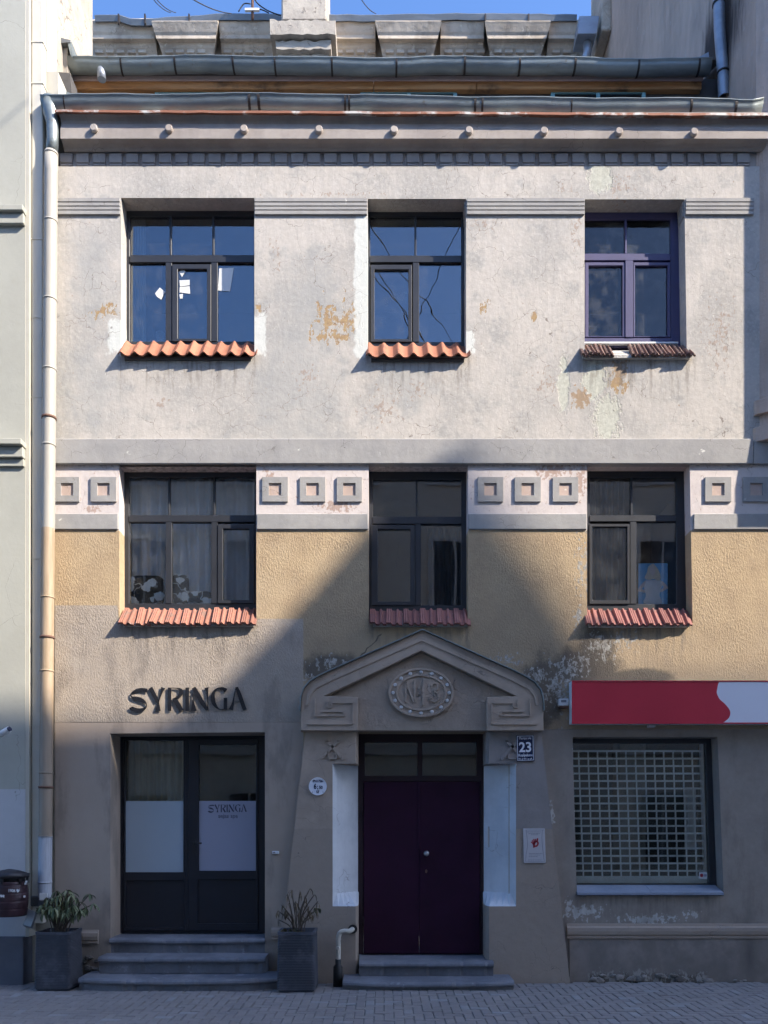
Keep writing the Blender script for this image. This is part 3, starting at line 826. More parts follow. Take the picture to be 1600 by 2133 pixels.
# ---- windows
def ring(m, o, i, y0, y1):
    m.prism(o, y0, y1, holes=[i])
def rect(u0, u1, v0, v1, y): return [(X(u0, y), Z(v1, y)), (X(u1, y), Z(v1, y)), (X(u1, y), Z(v0, y)), (X(u0, y), Z(v0, y))]
def window(hole, y, mat, glass, inner, bars=(), sashes=(), panes=(), bottom=None, room=('room_dark', 2.2)):
    """inner = clear rectangle of the outer frame, bars = (u0,u1,v0,v1,proud), sashes = (outer, glass), measured on plane y"""
    P = HW[hole]; xs = [p[0] for p in P]; zs = [p[1] for p in P]
    x0, x1, z0, z1 = min(xs) - .015, max(xs) + .015, Z(inner[3] + 22, y), max(zs) + .015
    m = MB(); ring(m, [(x0, z0), (x1, z0), (x1, z1), (x0, z1)], rect(*inner, y), y, y + .07)
    wdw = m.build('window', mat, house, .004)
    for b in bars:
        pr = b[4] if len(b) > 4 else .0
        box('transom' if (b[1] - b[0]) > (b[3] - b[2]) else 'mullion', (X(b[0], y - pr), X(b[1], y - pr), y - pr, y + .06, Z(b[3], y - pr), Z(b[2], y - pr)), mat, wdw, .003)
    for so, sg in sashes:
        m = MB(); ring(m, rect(*so, y - .018), rect(*sg, y - .018), y - .018, y + .045); sh = m.build('sash', mat, wdw, .004)
        box('pane', (X(sg[0] - 1, y), X(sg[1] + 1, y), y + .012, y + .018, Z(sg[3] + 1, y), Z(sg[2] - 1, y)), glass, wdw)
    for p in panes:
        box('pane', (X(p[0] - 1, y), X(p[1] + 1, y), y + .022, y + .028, Z(p[3] + 1, y), Z(p[2] - 1, y)), glass, wdw)
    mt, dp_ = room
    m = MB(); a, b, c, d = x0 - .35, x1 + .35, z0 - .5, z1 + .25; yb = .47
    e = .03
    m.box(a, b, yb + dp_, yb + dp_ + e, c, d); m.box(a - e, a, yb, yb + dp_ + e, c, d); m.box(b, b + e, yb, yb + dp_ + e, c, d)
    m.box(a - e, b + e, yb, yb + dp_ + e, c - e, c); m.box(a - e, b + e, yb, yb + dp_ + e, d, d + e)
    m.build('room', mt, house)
    return wdw
YU, YF = .215, .20
wU1 = window('U1', YU, 'black_frame', 'glass_top', (270, 529, 450, 711),
    [(270, 529, 531, 546, .012), (353, 357, 450, 531, .004), (442, 446, 450, 531, .004), (345, 358, 546, 711, .008), (440, 453, 546, 711, .008)],
    [((358.5, 439.5, 550, 711), (370, 431, 560, 705))], [(270, 353, 450, 531), (357, 442, 450, 531), (446, 529, 450, 531), (270, 345, 546, 711), (453, 529, 546, 711)])
wU2 = window('U2', YU, 'black_frame', 'glass_top', (771, 961, 451, 712),
    [(771, 961, 532, 546, .012), (863.5, 867.5, 451, 532, .004), (860, 873, 546, 712, .008)],
    [((772, 858, 551, 712), (780, 851, 561, 706))], [(771, 863, 451, 532), (867, 961, 451, 532), (873, 961, 546, 712)])
wU3 = window('U3', YU, 'purple_frame', 'glass_old', (1214, 1397, 457, 702),
    [(1214, 1397, 528, 542, .014), (1302, 1306, 457, 528, .004), (1303, 1319, 542, 702, .03), (1210, 1399, 704, 716, .02)],
    [((1219, 1302.5, 546, 702), (1226, 1297, 553, 700)), ((1319.5, 1397, 546, 702), (1323, 1391, 553, 700))], [(1214, 1302, 457, 528), (1306, 1397, 457, 528)])
box('ledge', (X(1216, YU), X(1410, YU), YU - .05, YU + .0, Z(720, YU), Z(716.5, YU)), 'white_plastic', wU3)
wF1 = window('F1', YF, 'black_frame', 'glass_mid', (269, 530, 994, 1257),
    [(269, 530, 1073, 1087, .012), (350, 354, 994, 1073, .004), (444, 448, 994, 1073, .004), (345, 358, 1087, 1257, .008), (440, 453, 1087, 1257, .008)],
    [((453.5, 530, 1092, 1257), (464, 519, 1101, 1250))], [(269, 350, 994, 1073), (354, 444, 994, 1073), (448, 530, 994, 1073), (269, 345, 1087, 1257), (358, 440, 1087, 1257)], room=('room', 2.0))
wF2 = window('F2', YF, 'black_frame', 'glass_mid', (777, 961, 999, 1261),
    [(777, 961, 1076, 1091, .012), (866, 870, 999, 1076, .004), (865, 877, 1091, 1261, .008)],
    [((773, 864.5, 1093, 1261), (787, 855, 1102, 1253))], [(777, 866, 999, 1076), (870, 961, 999, 1076), (877, 961, 1091, 1261)])
wF3 = window('F3', YF, 'black_frame', 'glass_mid', (1229, 1409, 995, 1258),
    [(1229, 1409, 1073, 1086, .012), (1314, 1318, 995, 1073, .004), (1313, 1326, 1086, 1258, .008)],
    [((1228, 1312, 1091, 1258), (1234, 1307, 1097, 1250))], [(1229, 1314, 995, 1073), (1318, 1409, 995, 1073), (1326, 1409, 1086, 1258)])
# curtains: wavy sheets
def curtain(u0, u1, v0, v1, y, mat, folds, amp=.03, parent=house, ph=0.0):
    x0, x1, z0, z1 = X(u0, y), X(u1, y), Z(v1, y), Z(v0, y); n = int(folds * 8)
    A = []
    for i in range(n + 1):
        t = i / n; x = x0 + (x1 - x0) * t
        yy = y + amp * math.sin(ph + t * folds * 2 * math.pi) + amp * .4 * math.sin(ph * 2 + t * folds * 4.7)
        A.append((x, yy))
    m = MB(); m.loft([[(x, yy, z0) for x, yy in A], [(x, yy * 1.0 + .004 * math.sin(9 * x), z1) for x, yy in A]], False, False)
    return m.build('curtain', mat, parent, recalc=False)
curtain(266, 304, 455, 716, .34, 'curtain', 7, .02)
curtain(262, 440, 985, 1262, .40, 'curtain', 9, .035)
curtain(438, 545, 985, 1262, .43, 'curtain', 5, .04, ph=1)
curtain(890, 985, 1100, 1270, .60, 'curtain_dark', 8, .03)
curtain(1240, 1300, 990, 1262, .70, 'curtain_dark', 5, .03)

# ---- tiled sills
def sill_bed(u0, u1, vb, vf, yb, yf, mat='mortar'):
    m = MB(); zb, zf = Z(vb, yb), Z(vf, yf); x0, x1 = X(u0, yf), X(u1, yf)
    m.loft([[(x, yb + .06, zb - .02), (x, yf + .035, zf - .0), (x, yf + .035, zf - .035), (x, yb + .06, zf - .035)] for x in (x0 + .02, x1 - .02)], True, True, sm=False)
    return m.build('tiled_sill', mat, house)
def tile_strip(prof, x0, yb, zb, yf, zf, th=.014, skew=0.0, fan=0.0):
    """prof: list of (dx, dh) across the tile; extruded from back to front"""
    d = Vector((0, yf - yb, zf - zb)).normalized(); nrm = Vector((0, d.z, -d.y))
    if nrm.z < 0: nrm = -nrm
    m = MB(); loops = []
    for (t, k) in ((0, 0.0), (1, 0.0)):
        base = Vector((x0 + skew * t, yb + (yf - yb) * t, zb + (zf - zb) * t))
        up = [base + Vector((dx, 0, 0)) + nrm * dh for dx, dh in prof]
        dn = [base + Vector((dx, 0, 0)) + nrm * (dh - th) for dx, dh in reversed(prof)]
        loops.append(up + dn)
    m.loft(loops, True, True, sm=False); return m
# pantiles under the two left upper windows
def pantile_sill(u0, u1, vb, vf, n):
    bed = sill_bed(u0 + 8, u1 - 8, vb + 9, vf + 2, .14, -.06, 'mortar_shaded')
    pitch = (X(u1, -.085) - X(u0, -.085)) / n
    prof = [(pitch * q / 16 * 1.04, 0.034 * math.exp(-((q / 16 - .2) / .18) ** 2) - .012 * math.sin(math.pi * max(0, (q / 16 - .35) / .65)) + .018 * max(0, q / 16 - .8) / .2) for q in range(17)]
    for i in range(n):
        x = X(u0, -.085) + i * pitch
        m = tile_strip(prof, x, .16, Z(vb, .16) + random.uniform(-.004, .004), -.085 + random.uniform(-.006, .006), Z(vf, -.085) + random.uniform(-.004, .004))
        m.build('roof_tile', 'tile_orange', bed, smooth=False)
pantile_sill(246, 533, 716, 738, 10)
pantile_sill(762, 979, 719, 741, 7)
def flat_sill(u0, u1, vb, vf, n, mat, bedmat='mortar', gaps=(), jit=.008, yb=.13, yf=-.085, h=.030):
    bed = sill_bed(u0 + 4, u1 - 4, vb, vf - 3, yb, yf, bedmat)
    pitch = (X(u1, yf) - X(u0, yf)) / n; p = pitch
    prof = [(0, h * .2), (.05 * p, h), (.12 * p, h * .8), (.18 * p, h), (.25 * p, h * .8), (.31 * p, h), (.38 * p, 0), (.56 * p, -.004), (.64 * p, h * .8), (.72 * p, h * .8), (.80 * p, 0), (.985 * p, -.004)]
    for i in range(n):
        if i in gaps: continue
        x = X(u0, yf) + i * pitch
        m = tile_strip(prof, x, yb, Z(vb, yb) + random.uniform(-jit, jit), yf + random.uniform(-jit, jit) * 1.5, Z(vf, yf) + random.uniform(-jit, jit), .022, random.uniform(-jit, jit) * 1.5)
        m.build('roof_tile', mat, bed)
flat_sill(248, 534, 1270, 1300, 9, 'tile_red')
flat_sill(769, 982, 1271, 1300, 6, 'tile_rose')
flat_sill(1222, 1446, 1271, 1301, 7, 'tile_rose', jit=.007)
flat_sill(1209, 1447, 721, 739, 13, 'tile_brown', gaps=(4, 5), jit=.012, h=.024)

# ---- shop door (left)
YD = .38
T = .55
shop = MB(); xl, xr = HW['SD'][0][0] - .01, HW['SD'][1][0] + .01
zt = HW['SD'][1][1] + .01; zb_ = Z(1944, YD)
fr_o = [(xl, zb_), (xr, zb_), (xr, zt), (xl, zt)]
ring(shop, fr_o, rect(257, 538, 1539, 1939, YD), YD, YD + .09)
sdoor = shop.build('shop_door', 'shop_door', house, .004)
def leaf(o, g, p, nm='door_leaf', mat='shop_door', y=YD - .02, par=sdoor):
    m = MB(); m.prism(rect(*o, y), y, y + .06, holes=[rect(*g, y), rect(*p, y)]); l = m.build(nm, mat, par, .003)
    return l
leaf((257.5, 385, 1539.5, 1938.5), (261, 382, 1542, 1817), (257 + 5, 381, 1834, 1932))
leaf((392, 537.5, 1539.5, 1938.5), (414, 533, 1551, 1814), (412, 533, 1832, 1924))
box('door_post', (X(385.3, YD - .015), X(391.7, YD - .015), YD - .015, YD + .05, Z(1938, YD), Z(1540, YD)), 'shop_door', sdoor, .002)
for (a, b, c, d) in ((262, 381, 1834, 1932), (412, 533, 1832, 1924)):
    box('door_panel', (X(a - 1, YD), X(b + 1, YD), YD + .004, YD + .03, Z(d + 1, YD), Z(c - 1, YD)), 'shop_door', sdoor, .006)
for (a, b, c, d, fm) in ((261, 382, 1542, 1817, 'film_blue'), (414, 533, 1551, 1814, 'film_grey')):
    box('pane', (X(a - 1, YD), X(b + 1, YD), YD + .006, YD + .012, Z(d + 1, YD), Z(c - 1, YD)), 'glass_shop', sdoor)
    box('frosted_film', (X(a, YD), X(b, YD), YD + .002, YD + .005, Z(d, YD), Z(1668.5, YD)), fm, sdoor)
m = MB(); y = YD - .075
m.tube([(X(404, YD), YD - .02, Z(1756.5, YD)), (X(404, y), y, Z(1756.5, y))], .009, 8); m.tube([(X(402, y), y, Z(1756.5, y)), (X(420, y), y, Z(1756.5, y))], .009, 8)
m.box(X(401, YD - .025), X(407, YD - .025), YD - .026, YD - .019, Z(1780, YD), Z(1748, YD)); m.build('handle', 'black_sign', sdoor)
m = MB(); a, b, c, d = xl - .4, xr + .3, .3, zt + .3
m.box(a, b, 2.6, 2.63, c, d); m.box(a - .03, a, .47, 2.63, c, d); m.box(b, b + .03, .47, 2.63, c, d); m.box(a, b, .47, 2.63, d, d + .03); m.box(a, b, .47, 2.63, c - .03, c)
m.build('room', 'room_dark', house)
curtain(258, 388, 1536, 1700, .56, 'curtain_beige', 9, .03)

# custom high-contrast lettering, strokes as (x, y, width) in a 1600 x 533 layout
GLYPHS = {
 'S': [[(352, 150, 40), (290, 140, 38), (225, 150, 28), (180, 180, 13), (172, 208, 9), (190, 228, 26), (235, 240, 46), (285, 255, 46), (325, 280, 26), (343, 305, 10), (338, 335, 14), (300, 362, 34), (240, 370, 46), (180, 348, 44), (172, 340, 40)]],
 'Y': [[(388, 118, 46), (425, 190, 46), (468, 276, 40)], [(530, 117, 46), (508, 180, 18), (480, 270, 12), (476, 300, 22), (470, 376, 62)]],
 'R': [[(600, 117, 38), (600, 376, 38)], [(618, 122, 8), (690, 126, 14), (728, 150, 40), (724, 190, 42), (690, 225, 26), (632, 246, 8)], [(655, 246, 50), (690, 300, 52), (735, 376, 50)]],
 'I': [[(797, 117, 40), (797, 376, 40)]],
 'N': [[(858, 178, 8), (862, 260, 14), (870, 376, 62)], [(868, 118, 46), (920, 205, 50), (975, 300, 48), (1020, 362, 30)], [(1012, 117, 46), (1022, 190, 18), (1027, 370, 8)]],
 'G': [[(1230, 152, 50), (1195, 128, 30), (1150, 124, 18), (1105, 150, 22), (1082, 210, 44), (1090, 280, 46), (1125, 335, 26), (1165, 360, 9), (1215, 356, 9)], [(1222, 230, 38), (1222, 364, 38)]],
 'A': [[(1340, 112, 8), (1322, 200, 10), (1306, 290, 24), (1284, 364, 48)], [(1348, 112, 30), (1380, 200, 44), (1437, 364, 42)], [(1312, 268, 4), (1400, 268, 4)]]}
def glyph_mb(ch, fx, fz, k, y0, y1):
    m = MB()
    for st in GLYPHS[ch]:
        pts = smoothpts(st, 5) if len(st) > 2 else [tuple(q) for q in st]
        m.ribbon([(fx(p[0]), fz(p[1])) for p in pts], [p[2] * k for p in pts], y0, y1)
    return m
ft = thing('door_lettering', 'dark salon name lettering on the frosted glass of the black double door', 'lettering', (X(475, YD), YD, Z(1690, YD)))
for ch in 'SYRINGA':
    k = .062
    glyph_mb(ch, lambda q: X(434 + (q - 165) * k, YD), lambda q: Z(1676 + (q - 117) * k, YD), k / UPM, YD - .001, YD + .0015).build('letter', 'film_text', ft)
text_mesh('letter_line', 'sejas spa', .072, X(475, YD), YD - .0005, Z(1703.5, YD), 'film_text', ft, .001)

# ---- stone steps of the shop
def step(u0, u1, y0, y1, ztop, h, mat='granite', slant=(.0, .0), par=house, nose=.035, wear=.012):
    """slab with rounded nose; tread overhangs the riser"""
    m = MB(); n = 44; x0, x1 = X(u0, y0), X(u1, y0); L = []; ch = 0.0; sg = random.uniform(0, 6)
    for i in range(n + 1):
        t = i / n; x = x0 + (x1 - x0) * t; wv = -wear * math.sin(math.pi * t) - .004 * math.sin(sg + 9 * t)
        ch = ch * .55 + (random.uniform(.008, .022) if random.random() < .13 else 0)
        yo = slant[0] * max(0, 1 - t * 6) + slant[1] * max(0, 1 - (1 - t) * 6) + random.uniform(-.002, .002) + ch
        z = ztop + wv * .6 - ch * .35
        L.append([(x, y1, ztop - h), (x, y0 + .05 + yo, ztop - h), (x, y0 + .045 + yo, z - .075), (x, y0 + .012 + yo, z - .062), (x, y0 + yo, z - .045), (x, y0 + .002 + yo, z - .022), (x, y0 + .02 + yo, z - .004), (x, y0 + .05 + yo, z), (x, y1, ztop)])
    m.loft(L, True, True, sm=False)
    return m.build('stone_step', mat, par)
step(227, 552, -.03, .45, .535, .20)
step(204, 552, -.31, .10, .352, .20)
step(157, 575, -.62, -.1, .148, .22, slant=(.07, .12))

# ---- portal with gable
YJ, YP = -.10, -.20
OL, OR_ = -.318, 1.246
portal_m = MB()
m = portal_m
def jamb(side):
    mb = MB()
    xi = OL if side < 0 else OR_
    xc = X(693, YJ) if side < 0 else X(1075, YJ)
    def outer(z):
        t = (Z(1522) - z) / (Z(1522) - Z(2045))
        return X(637, YJ) + (X(576, YJ) - X(637, YJ)) * t if side < 0 else X(1127, YJ) + (X(1188, YJ) - X(1127, YJ)) * t
    yb = .30
    def loop(z, cut):
        o = outer(z); pts = [(o, .02, z), (o, YJ, z)]
        n = 7
        for k in range(n + 1):
            t = k / n
            full = (xc + (xi - xc) * min(1, t * 1.6), YJ) if t < .625 else (xi, YJ + (yb - YJ) * (t - .625) / .375)
            a = t * math.pi / 2
            # concave hollow from the front face to the reveal
            cx_ = xc + (xi - xc) * math.sin(a) ** 1.15; cy_ = YJ + (yb - YJ) * (1 - math.cos(a)) ** .9 * .98
            cx_, cy_ = (xc + (xi - xc) * t, YJ + (yb - YJ) * (t ** .8) * .985)
            pts.append((full[0] * (1 - cut) + cx_ * cut, full[1] * (1 - cut) + cy_ * cut, z))
        pts += [(xi, .46, z), (o, .46, z)]
        return pts
    zs = [(-.15, 0), (.25, 0), (Z(1888, YJ), 0), (Z(1862, YJ), 1), (Z(1760, YJ), 1), (Z(1591, YJ), 1), (Z(1590.5, YJ), 0), (Z(1530, YJ), 0), (Z(1521, YJ), 0)]
    mb.loft([loop(z, c) for z, c in zs], True, True, sm=False, mis=lambda j, i: 1 if (2 <= j <= 4 and 2 <= i <= 8) else 0)
    return mb
jl = jamb(-1).build('portal_jamb', ['portal', 'niche_white'], house)
jr = jamb(1).build('portal_jamb', ['portal_grey', 'niche_white'], house)
arch = [(626, 1522), (626.5, 1480), (628, 1452), (634, 1434), (646, 1420), (664, 1409), (690, 1397)]
outl = arch + [(880, 1313)] + [(1068, 1397), (1092, 1409), (1112, 1421), (1125, 1436), (1130, 1453), (1132, 1480), (1132.5, 1522)]
inner_poly = [(1014, 1522), (1014, 1452), (1075, 1450), (878, 1355), (676, 1450), (746, 1452), (746, 1522)]
m = MB(); m.prism(XZ(outl, -.10), -.10, .02); ped = m.build('pediment', 'portal', house)
m = MB(); m.prism(XZ(outl + inner_poly, YP), YP, -.09); m.build('raking_moulding', 'portal', ped, .006)
m = MB()
rk = [(636, 1470), (640, 1446), (655, 1428), (690, 1410), (879, 1327), (1070, 1411), (1105, 1430), (1119, 1448), (1122, 1470)]
rk2 = [(1116, 1470), (1113, 1450), (1101, 1436), (1069, 1419), (879, 1335), (691, 1418), (659, 1434), (646, 1450), (642, 1470)]
m.prism(XZ(rk + rk2, YP - .012), YP - .012, YP + .01); m.build('raking_bead', 'portal', ped, .003)
m = MB(); m.prism(XZ([(690, 1451), (878, 1360), (1062, 1451), (1013, 1455), (1013, 1521.5), (747, 1521.5), (747, 1455)], -.125), -.125, -.09); m.build('tympanum', 'tympanum', ped)
# sheet metal capping: follows the outline, thin
m = MB(); cp = XZ(arch[1:] + [(880, 1313)] + outl[8:-1], YP - .02)
cap = []
for i, p in enumerate(cp):
    a = cp[max(i - 1, 0)]; c = cp[min(i + 1, len(cp) - 1)]; d = Vector((c[0] - a[0], c[1] - a[1])).normalized(); n = Vector((-d.y, d.x))
    q0 = (p[0] + n.x * .004, p[1] + n.y * .004); q1 = (p[0] + n.x * .018, p[1] + n.y * .018)
    cap.append([(q0[0], YP - .035, q0[1]), (q1[0], YP - .035, q1[1]), (q1[0], .03, q1[1] + .05 * abs(d.x)), (q0[0], .03, q0[1] + .05 * abs(d.x))])
m.loft(cap, True, True, sm=False); m.build('metal_capping', 'zinc', ped)
def strip_path(mb, pts, w, y0, y1):
    for a, b in zip(pts[:-1], pts[1:]):
        mb.ribbon([a, b], [w, w], y0, y1)
K = lambda q: (600 + q[0] / 2.909, 1300 + q[1] / 2.909)
key1 = [(118, 606), (393, 606), (393, 478), (265, 478), (265, 505), (238, 505), (238, 458)]
key2 = [(162, 452), (162, 556), (345, 556), (330, 530), (205, 530)]
for mir in (0, 1):
    m = MB()
    for pth in (key1, key2):
        p = [K(q) for q in pth]
        if mir: p = [(2 * 880 - a, b) for a, b in p]
        strip_path(m, XZ(p, YP), .016, YP - .016, YP + .004)
    m.build('greek_key', 'portal', ped)
for mir in (0, 1):
    m = MB()
    for pth, wd in (([(225, 705), (262, 735), (338, 822)], .03), ([(316, 703), (278, 735), (203, 812)], .03), ([(228, 712), (252, 708)], .022), ([(310, 712), (290, 706)], .022), ([(240, 770), (250, 815), (296, 815), (290, 775)], .014)):
        p = [K(q) for q in pth]
        if mir: p = [(2 * 880 - a, b) for a, b in p]
        strip_path(m, XZ(p, YJ), wd * 1.15, YJ - .019, YJ + .004)
    m.build('carved_rune', 'portal' if not mir else 'portal_grey', jl if not mir else jr)
# medallion
ym = -.125; cx, cz = X(877, ym), Z(1444, ym)
def ell(rx, rz, n=40): return [(cx + rx * math.cos(2 * math.pi * k / n), cz + rz * math.sin(2 * math.pi * k / n)) for k in range(n)]
q = .99 / UPM
m = MB(); m.prism(ell(67 * q, 50.5 * q), ym - .03, ym + .01); med = m.build('medallion', 'portal', ped, .006)
m = MB(); m.prism(ell(67.5 * q, 51 * q), ym - .045, ym - .02, holes=[ell(63 * q, 46.5 * q)]); m.prism(ell(53 * q, 38 * q), ym - .045, ym - .02, holes=[ell(49 * q, 34 * q)]); m.build('medallion_rim', 'portal', ped, .003)
for k in range(16):
    a = 2 * math.pi * (k + .5) / 16 + math.pi / 16; r = .024
    ax, az = cx + 58.3 * q * math.cos(a), cz + 42.5 * q * math.sin(a)
    m = MB(); m.loft([[(ax + rr * math.cos(2 * math.pi * i / 10), yy, az + rr * .95 * math.sin(2 * math.pi * i / 10)) for i in range(10)] for rr, yy in ((r, ym - .028), (r * .95, ym - .038), (r * .6, ym - .044))], True, True)
    m.build('stud', 'stud_white', ped)
m = MB(); ny = ym - .03
def mp(a, b): return (X(600 + a / 2.909, ny), Z(1300 + b / 2.909, ny))
for pth, wd in (([(714, 474), (714, 346)], .02), ([(716, 350), (764, 472)], .026), ([(768, 476), (768, 340)], .02), ([(822, 335), (822, 492)], .03), ([(788, 388), (800, 388)], .03), ([(788, 425), (800, 425)], .03)):
    m.ribbon([mp(*p) for p in pth], [wd] * 2, ny - .018, ny + .002)
c3 = smoothpts([(868, 375), (880, 357), (905, 362), (905, 392), (882, 405), (906, 418), (912, 448), (890, 470), (864, 455), (874, 440)], 4)
m.ribbon([mp(*p) for p in c3], [.022] * len(c3), ny - .018, ny + .002)
m.build('raised_number', 'portal', ped)
# entrance door
YE = .28
e = MB(); xo0, xo1, zt, zb = OL - .01, OR_ + .01, Z(1526, YE), Z(1988, YE)
e.prism([(xo0, zb), (xo1, zb), (xo1, zt), (xo0, zt)], YE, YE + .1, holes=[rect(757, 1000, 1628, 1987, YE), rect(760, 870, 1546, 1616, YE), rect(880, 993, 1546, 1616, YE)])
edoor = e.build('entrance_door', 'door_frame', house, .005)
for a, b in ((757.5, 873), (873.6, 999.5)):
    box('door_leaf', (X(a, YE - .01), X(b, YE - .01), YE - .01, YE + .05, Z(1986.5, YE - .01), Z(1628.5, YE - .01)), 'door_purple', edoor, .004)
box('cover_strip', (X(870, YE - .022), X(876, YE - .022), YE - .022, YE - .008, Z(1770, YE), Z(1630, YE)), 'door_purple', edoor, .003)
for a, b in ((760, 870), (880, 993)):
    box('pane', (X(a - 1, YE), X(b + 1, YE), YE + .03, YE + .036, Z(1617, YE), Z(1545, YE)), 'glass_shop', edoor)
y = YE - .02
m = MB(); m.loft([[(X(888.5, y) + rr * math.cos(2 * math.pi * i / 16), yy, Z(1778, y) + rr * math.sin(2 * math.pi * i / 16)) for i in range(16)] for rr, yy in ((.035, y + .012), (.034, y), (.018, y - .004), (.018, y - .03), (.030, y - .04), (.030, y - .06), (.016, y - .068))], True, True)
m.build('knob', 'steel', edoor)
m = MB(); m.prism([(X(888 + 2.4 * math.cos(a), y), Z(1815 + 4 * math.sin(a), y)) for a in [2 * math.pi * i / 12 for i in range(12)]], y - .002, y + .012); m.build('keyhole_plate', 'rust_pipe', edoor)
for a, v in ((754, 1690), (1001, 1690), (757, 1920), (1004, 1920)):
    m = MB(); m.tube([(X(a, y), y, Z(v + 10, y)), (X(a, y), y, Z(v - 10, y))], .011, 8); m.build('hinge', 'door_frame', edoor)
box('intercom', (X(1016, .0), X(1020, .0), .0, .02, Z(1765, 0), Z(1722, 0)), 'steel', jr, .003)
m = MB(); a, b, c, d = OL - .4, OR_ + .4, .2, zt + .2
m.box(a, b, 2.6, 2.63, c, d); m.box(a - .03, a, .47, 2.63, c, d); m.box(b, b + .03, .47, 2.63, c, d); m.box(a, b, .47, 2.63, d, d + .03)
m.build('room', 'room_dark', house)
step(748, 1029, -.25, .40, .285, .2)
step(713, 1073, -.56, -.05, .108, .15, slant=(.05, .04), wear=.02)

# ---- shop window (right)
YS = .20
P = HW['SW']
def trap(l0, r0, l1, r1, v0, v1, y): return [(X(l1, y), Z(v1, y)), (X(r1, y), Z(v1, y)), (X(r0, y), Z(v0, y)), (X(l0, y), Z(v0, y))]
m = MB(); m.prism(trap(1186, 1490, 1196, 1500, 1537, 1858, YS), YS, YS + .08, holes=[trap(1190, 1470, 1199, 1478, 1548, 1842, YS)])
sw = m.build('shop_window', 'black_frame', house, .004)
m = MB(); m.prism(trap(1189, 1471, 1198, 1479, 1547, 1843, YS), YS + .02, YS + .026); m.build('pane', 'glass_shop', sw)
yg = YS + .10
box('grille_rail', (X(1200, yg), X(1475, yg), yg, yg + .04, Z(1840, yg), Z(1825, yg)), 'aluminium', sw, .004)
m = MB(); m.prism(trap(1459, 1467, 1468, 1475, 1550, 1824, yg), yg - .01, yg + .05); m.build('guide_rail', 'aluminium', sw)
lk = MB()
for i in range(17):
    v = 1564.5 + i * 15.6
    box('grille_bar', (X(1188, yg), X(1470, yg), yg, yg + .014, Z(v + 1.9, yg), Z(v - 1.9, yg)), 'aluminium', sw)
    if i < 17:
        sh = (i / 16) * 10
        for k in range(15):
            uu = 1186 + k * 19.7 + sh
            if uu > 1462 + sh * .5: continue
            lk.box(X(uu - 1.5, yg), X(uu + 1.5, yg), yg + .003, yg + .011, Z(v + 13.6, yg), Z(v + 2, yg))
tag(lk.build('grille_links', 'aluminium', sw), kind='stuff')
m = MB(); m.box(P[0][0] - .5, P[1][0] + .6, 2.2, 2.23, .6, 3.4); m.box(P[0][0] - .53, P[0][0] - .5, .47, 2.23, .6, 3.4); m.box(P[1][0] + .6, P[1][0] + .63, .47, 2.23, .6, 3.4)
m.box(P[0][0] - .53, P[1][0] + .63, .47, 2.23, 3.4, 3.43); m.box(P[0][0] - .53, P[1][0] + .63, .47, 2.23, .57, .6)
m.build('room', 'room_dark', house)
box('room_column', (X(1290, .9), X(1345, .9), .9, 1.2, .6, 3.4), 'room', house)
box('room_column', (X(1432, .6), X(1450, .6), .6, .7, Z(1770, .6), Z(1640, .6)), 'curtain', house)
for (a, b, t) in ((1203, 1357.5, 0), (1358, 1508, 0)):
    m = MB(); L = []
    for u_ in (a, b):
        L.append([(X(u_, -.05), -.05, Z(1865, -.05)), (X(u_, -.05), -.05, Z(1859, -.05)), (X(u_, -.05), .21, Z(1843, .21)), (X(u_, -.05), .21, Z(1855, .21))])
    m.loft(L, True, True, sm=False); m.build('stone_sill', 'sill_stone', house, .003)
# ---- plinth moulding and base
def plinth(u0, u1, v0=1924, v1=1955):
    pr_ = [(.01, v1), (-.03, v1), (-.035, v1 - 3), (-.03, v1 - 6), (-.045, v1 - 9), (-.05, v1 - 16), (-.045, v1 - 23), (-.02, v1 - 26), (-.012, v0), (.01, v0)]
    m = MB(); m.loft([[(X(q_), y, Z(v)) for y, v in pr_] for q_ in (u0, u1)], True, True, sm=False); return m.build('plinth_moulding', 'portal', house, .002)
plinth(1180, 1900); plinth(115, 206, 1937, 1966); plinth(566, 592, 1932, 1958)
box('plinth', (X(1186), X(1900), -.02, .02, -.1, Z(1955.5)), 'facade', house)
# crumbled base of the plinth: broken masonry pieces
for i in range(22):
    uu = random.uniform(1228, 1560); sz = random.uniform(.03, .10) * (1 if uu < 1480 else .5)
    m = MB(); n = 7; zc = random.uniform(.01, .09) if uu < 1420 else random.uniform(0, .03)
    rr = [random.uniform(.6, 1.1) for _ in range(n)]
    m.loft([[(X(uu) + sz * f * rr[k] * math.cos(2 * math.pi * k / n), yy, zc + sz * .55 * f * rr[k] * math.sin(2 * math.pi * k / n)) for k in range(n)] for f, yy in ((1, -.015), (.9, -.032), (.5, -.045))], True, True, sm=False)
    m.build('masonry_piece', 'rubble', house)
for i in range(10):
    m = MB(); n = 6; uu = random.uniform(172, 206); zc = random.uniform(.08, .32); sz = random.uniform(.03, .07)
    rr = [random.uniform(.6, 1.1) for _ in range(n)]
    m.loft([[(X(uu) + sz * f * rr[k] * math.cos(2 * math.pi * k / n), yy, zc + sz * .6 * f * rr[k] * math.sin(2 * math.pi * k / n)) for k in range(n)] for f, yy in ((1, -.0), (.9, -.03), (.5, -.05))], True, True, sm=False)
    m.build('masonry_piece', 'rubble', house)

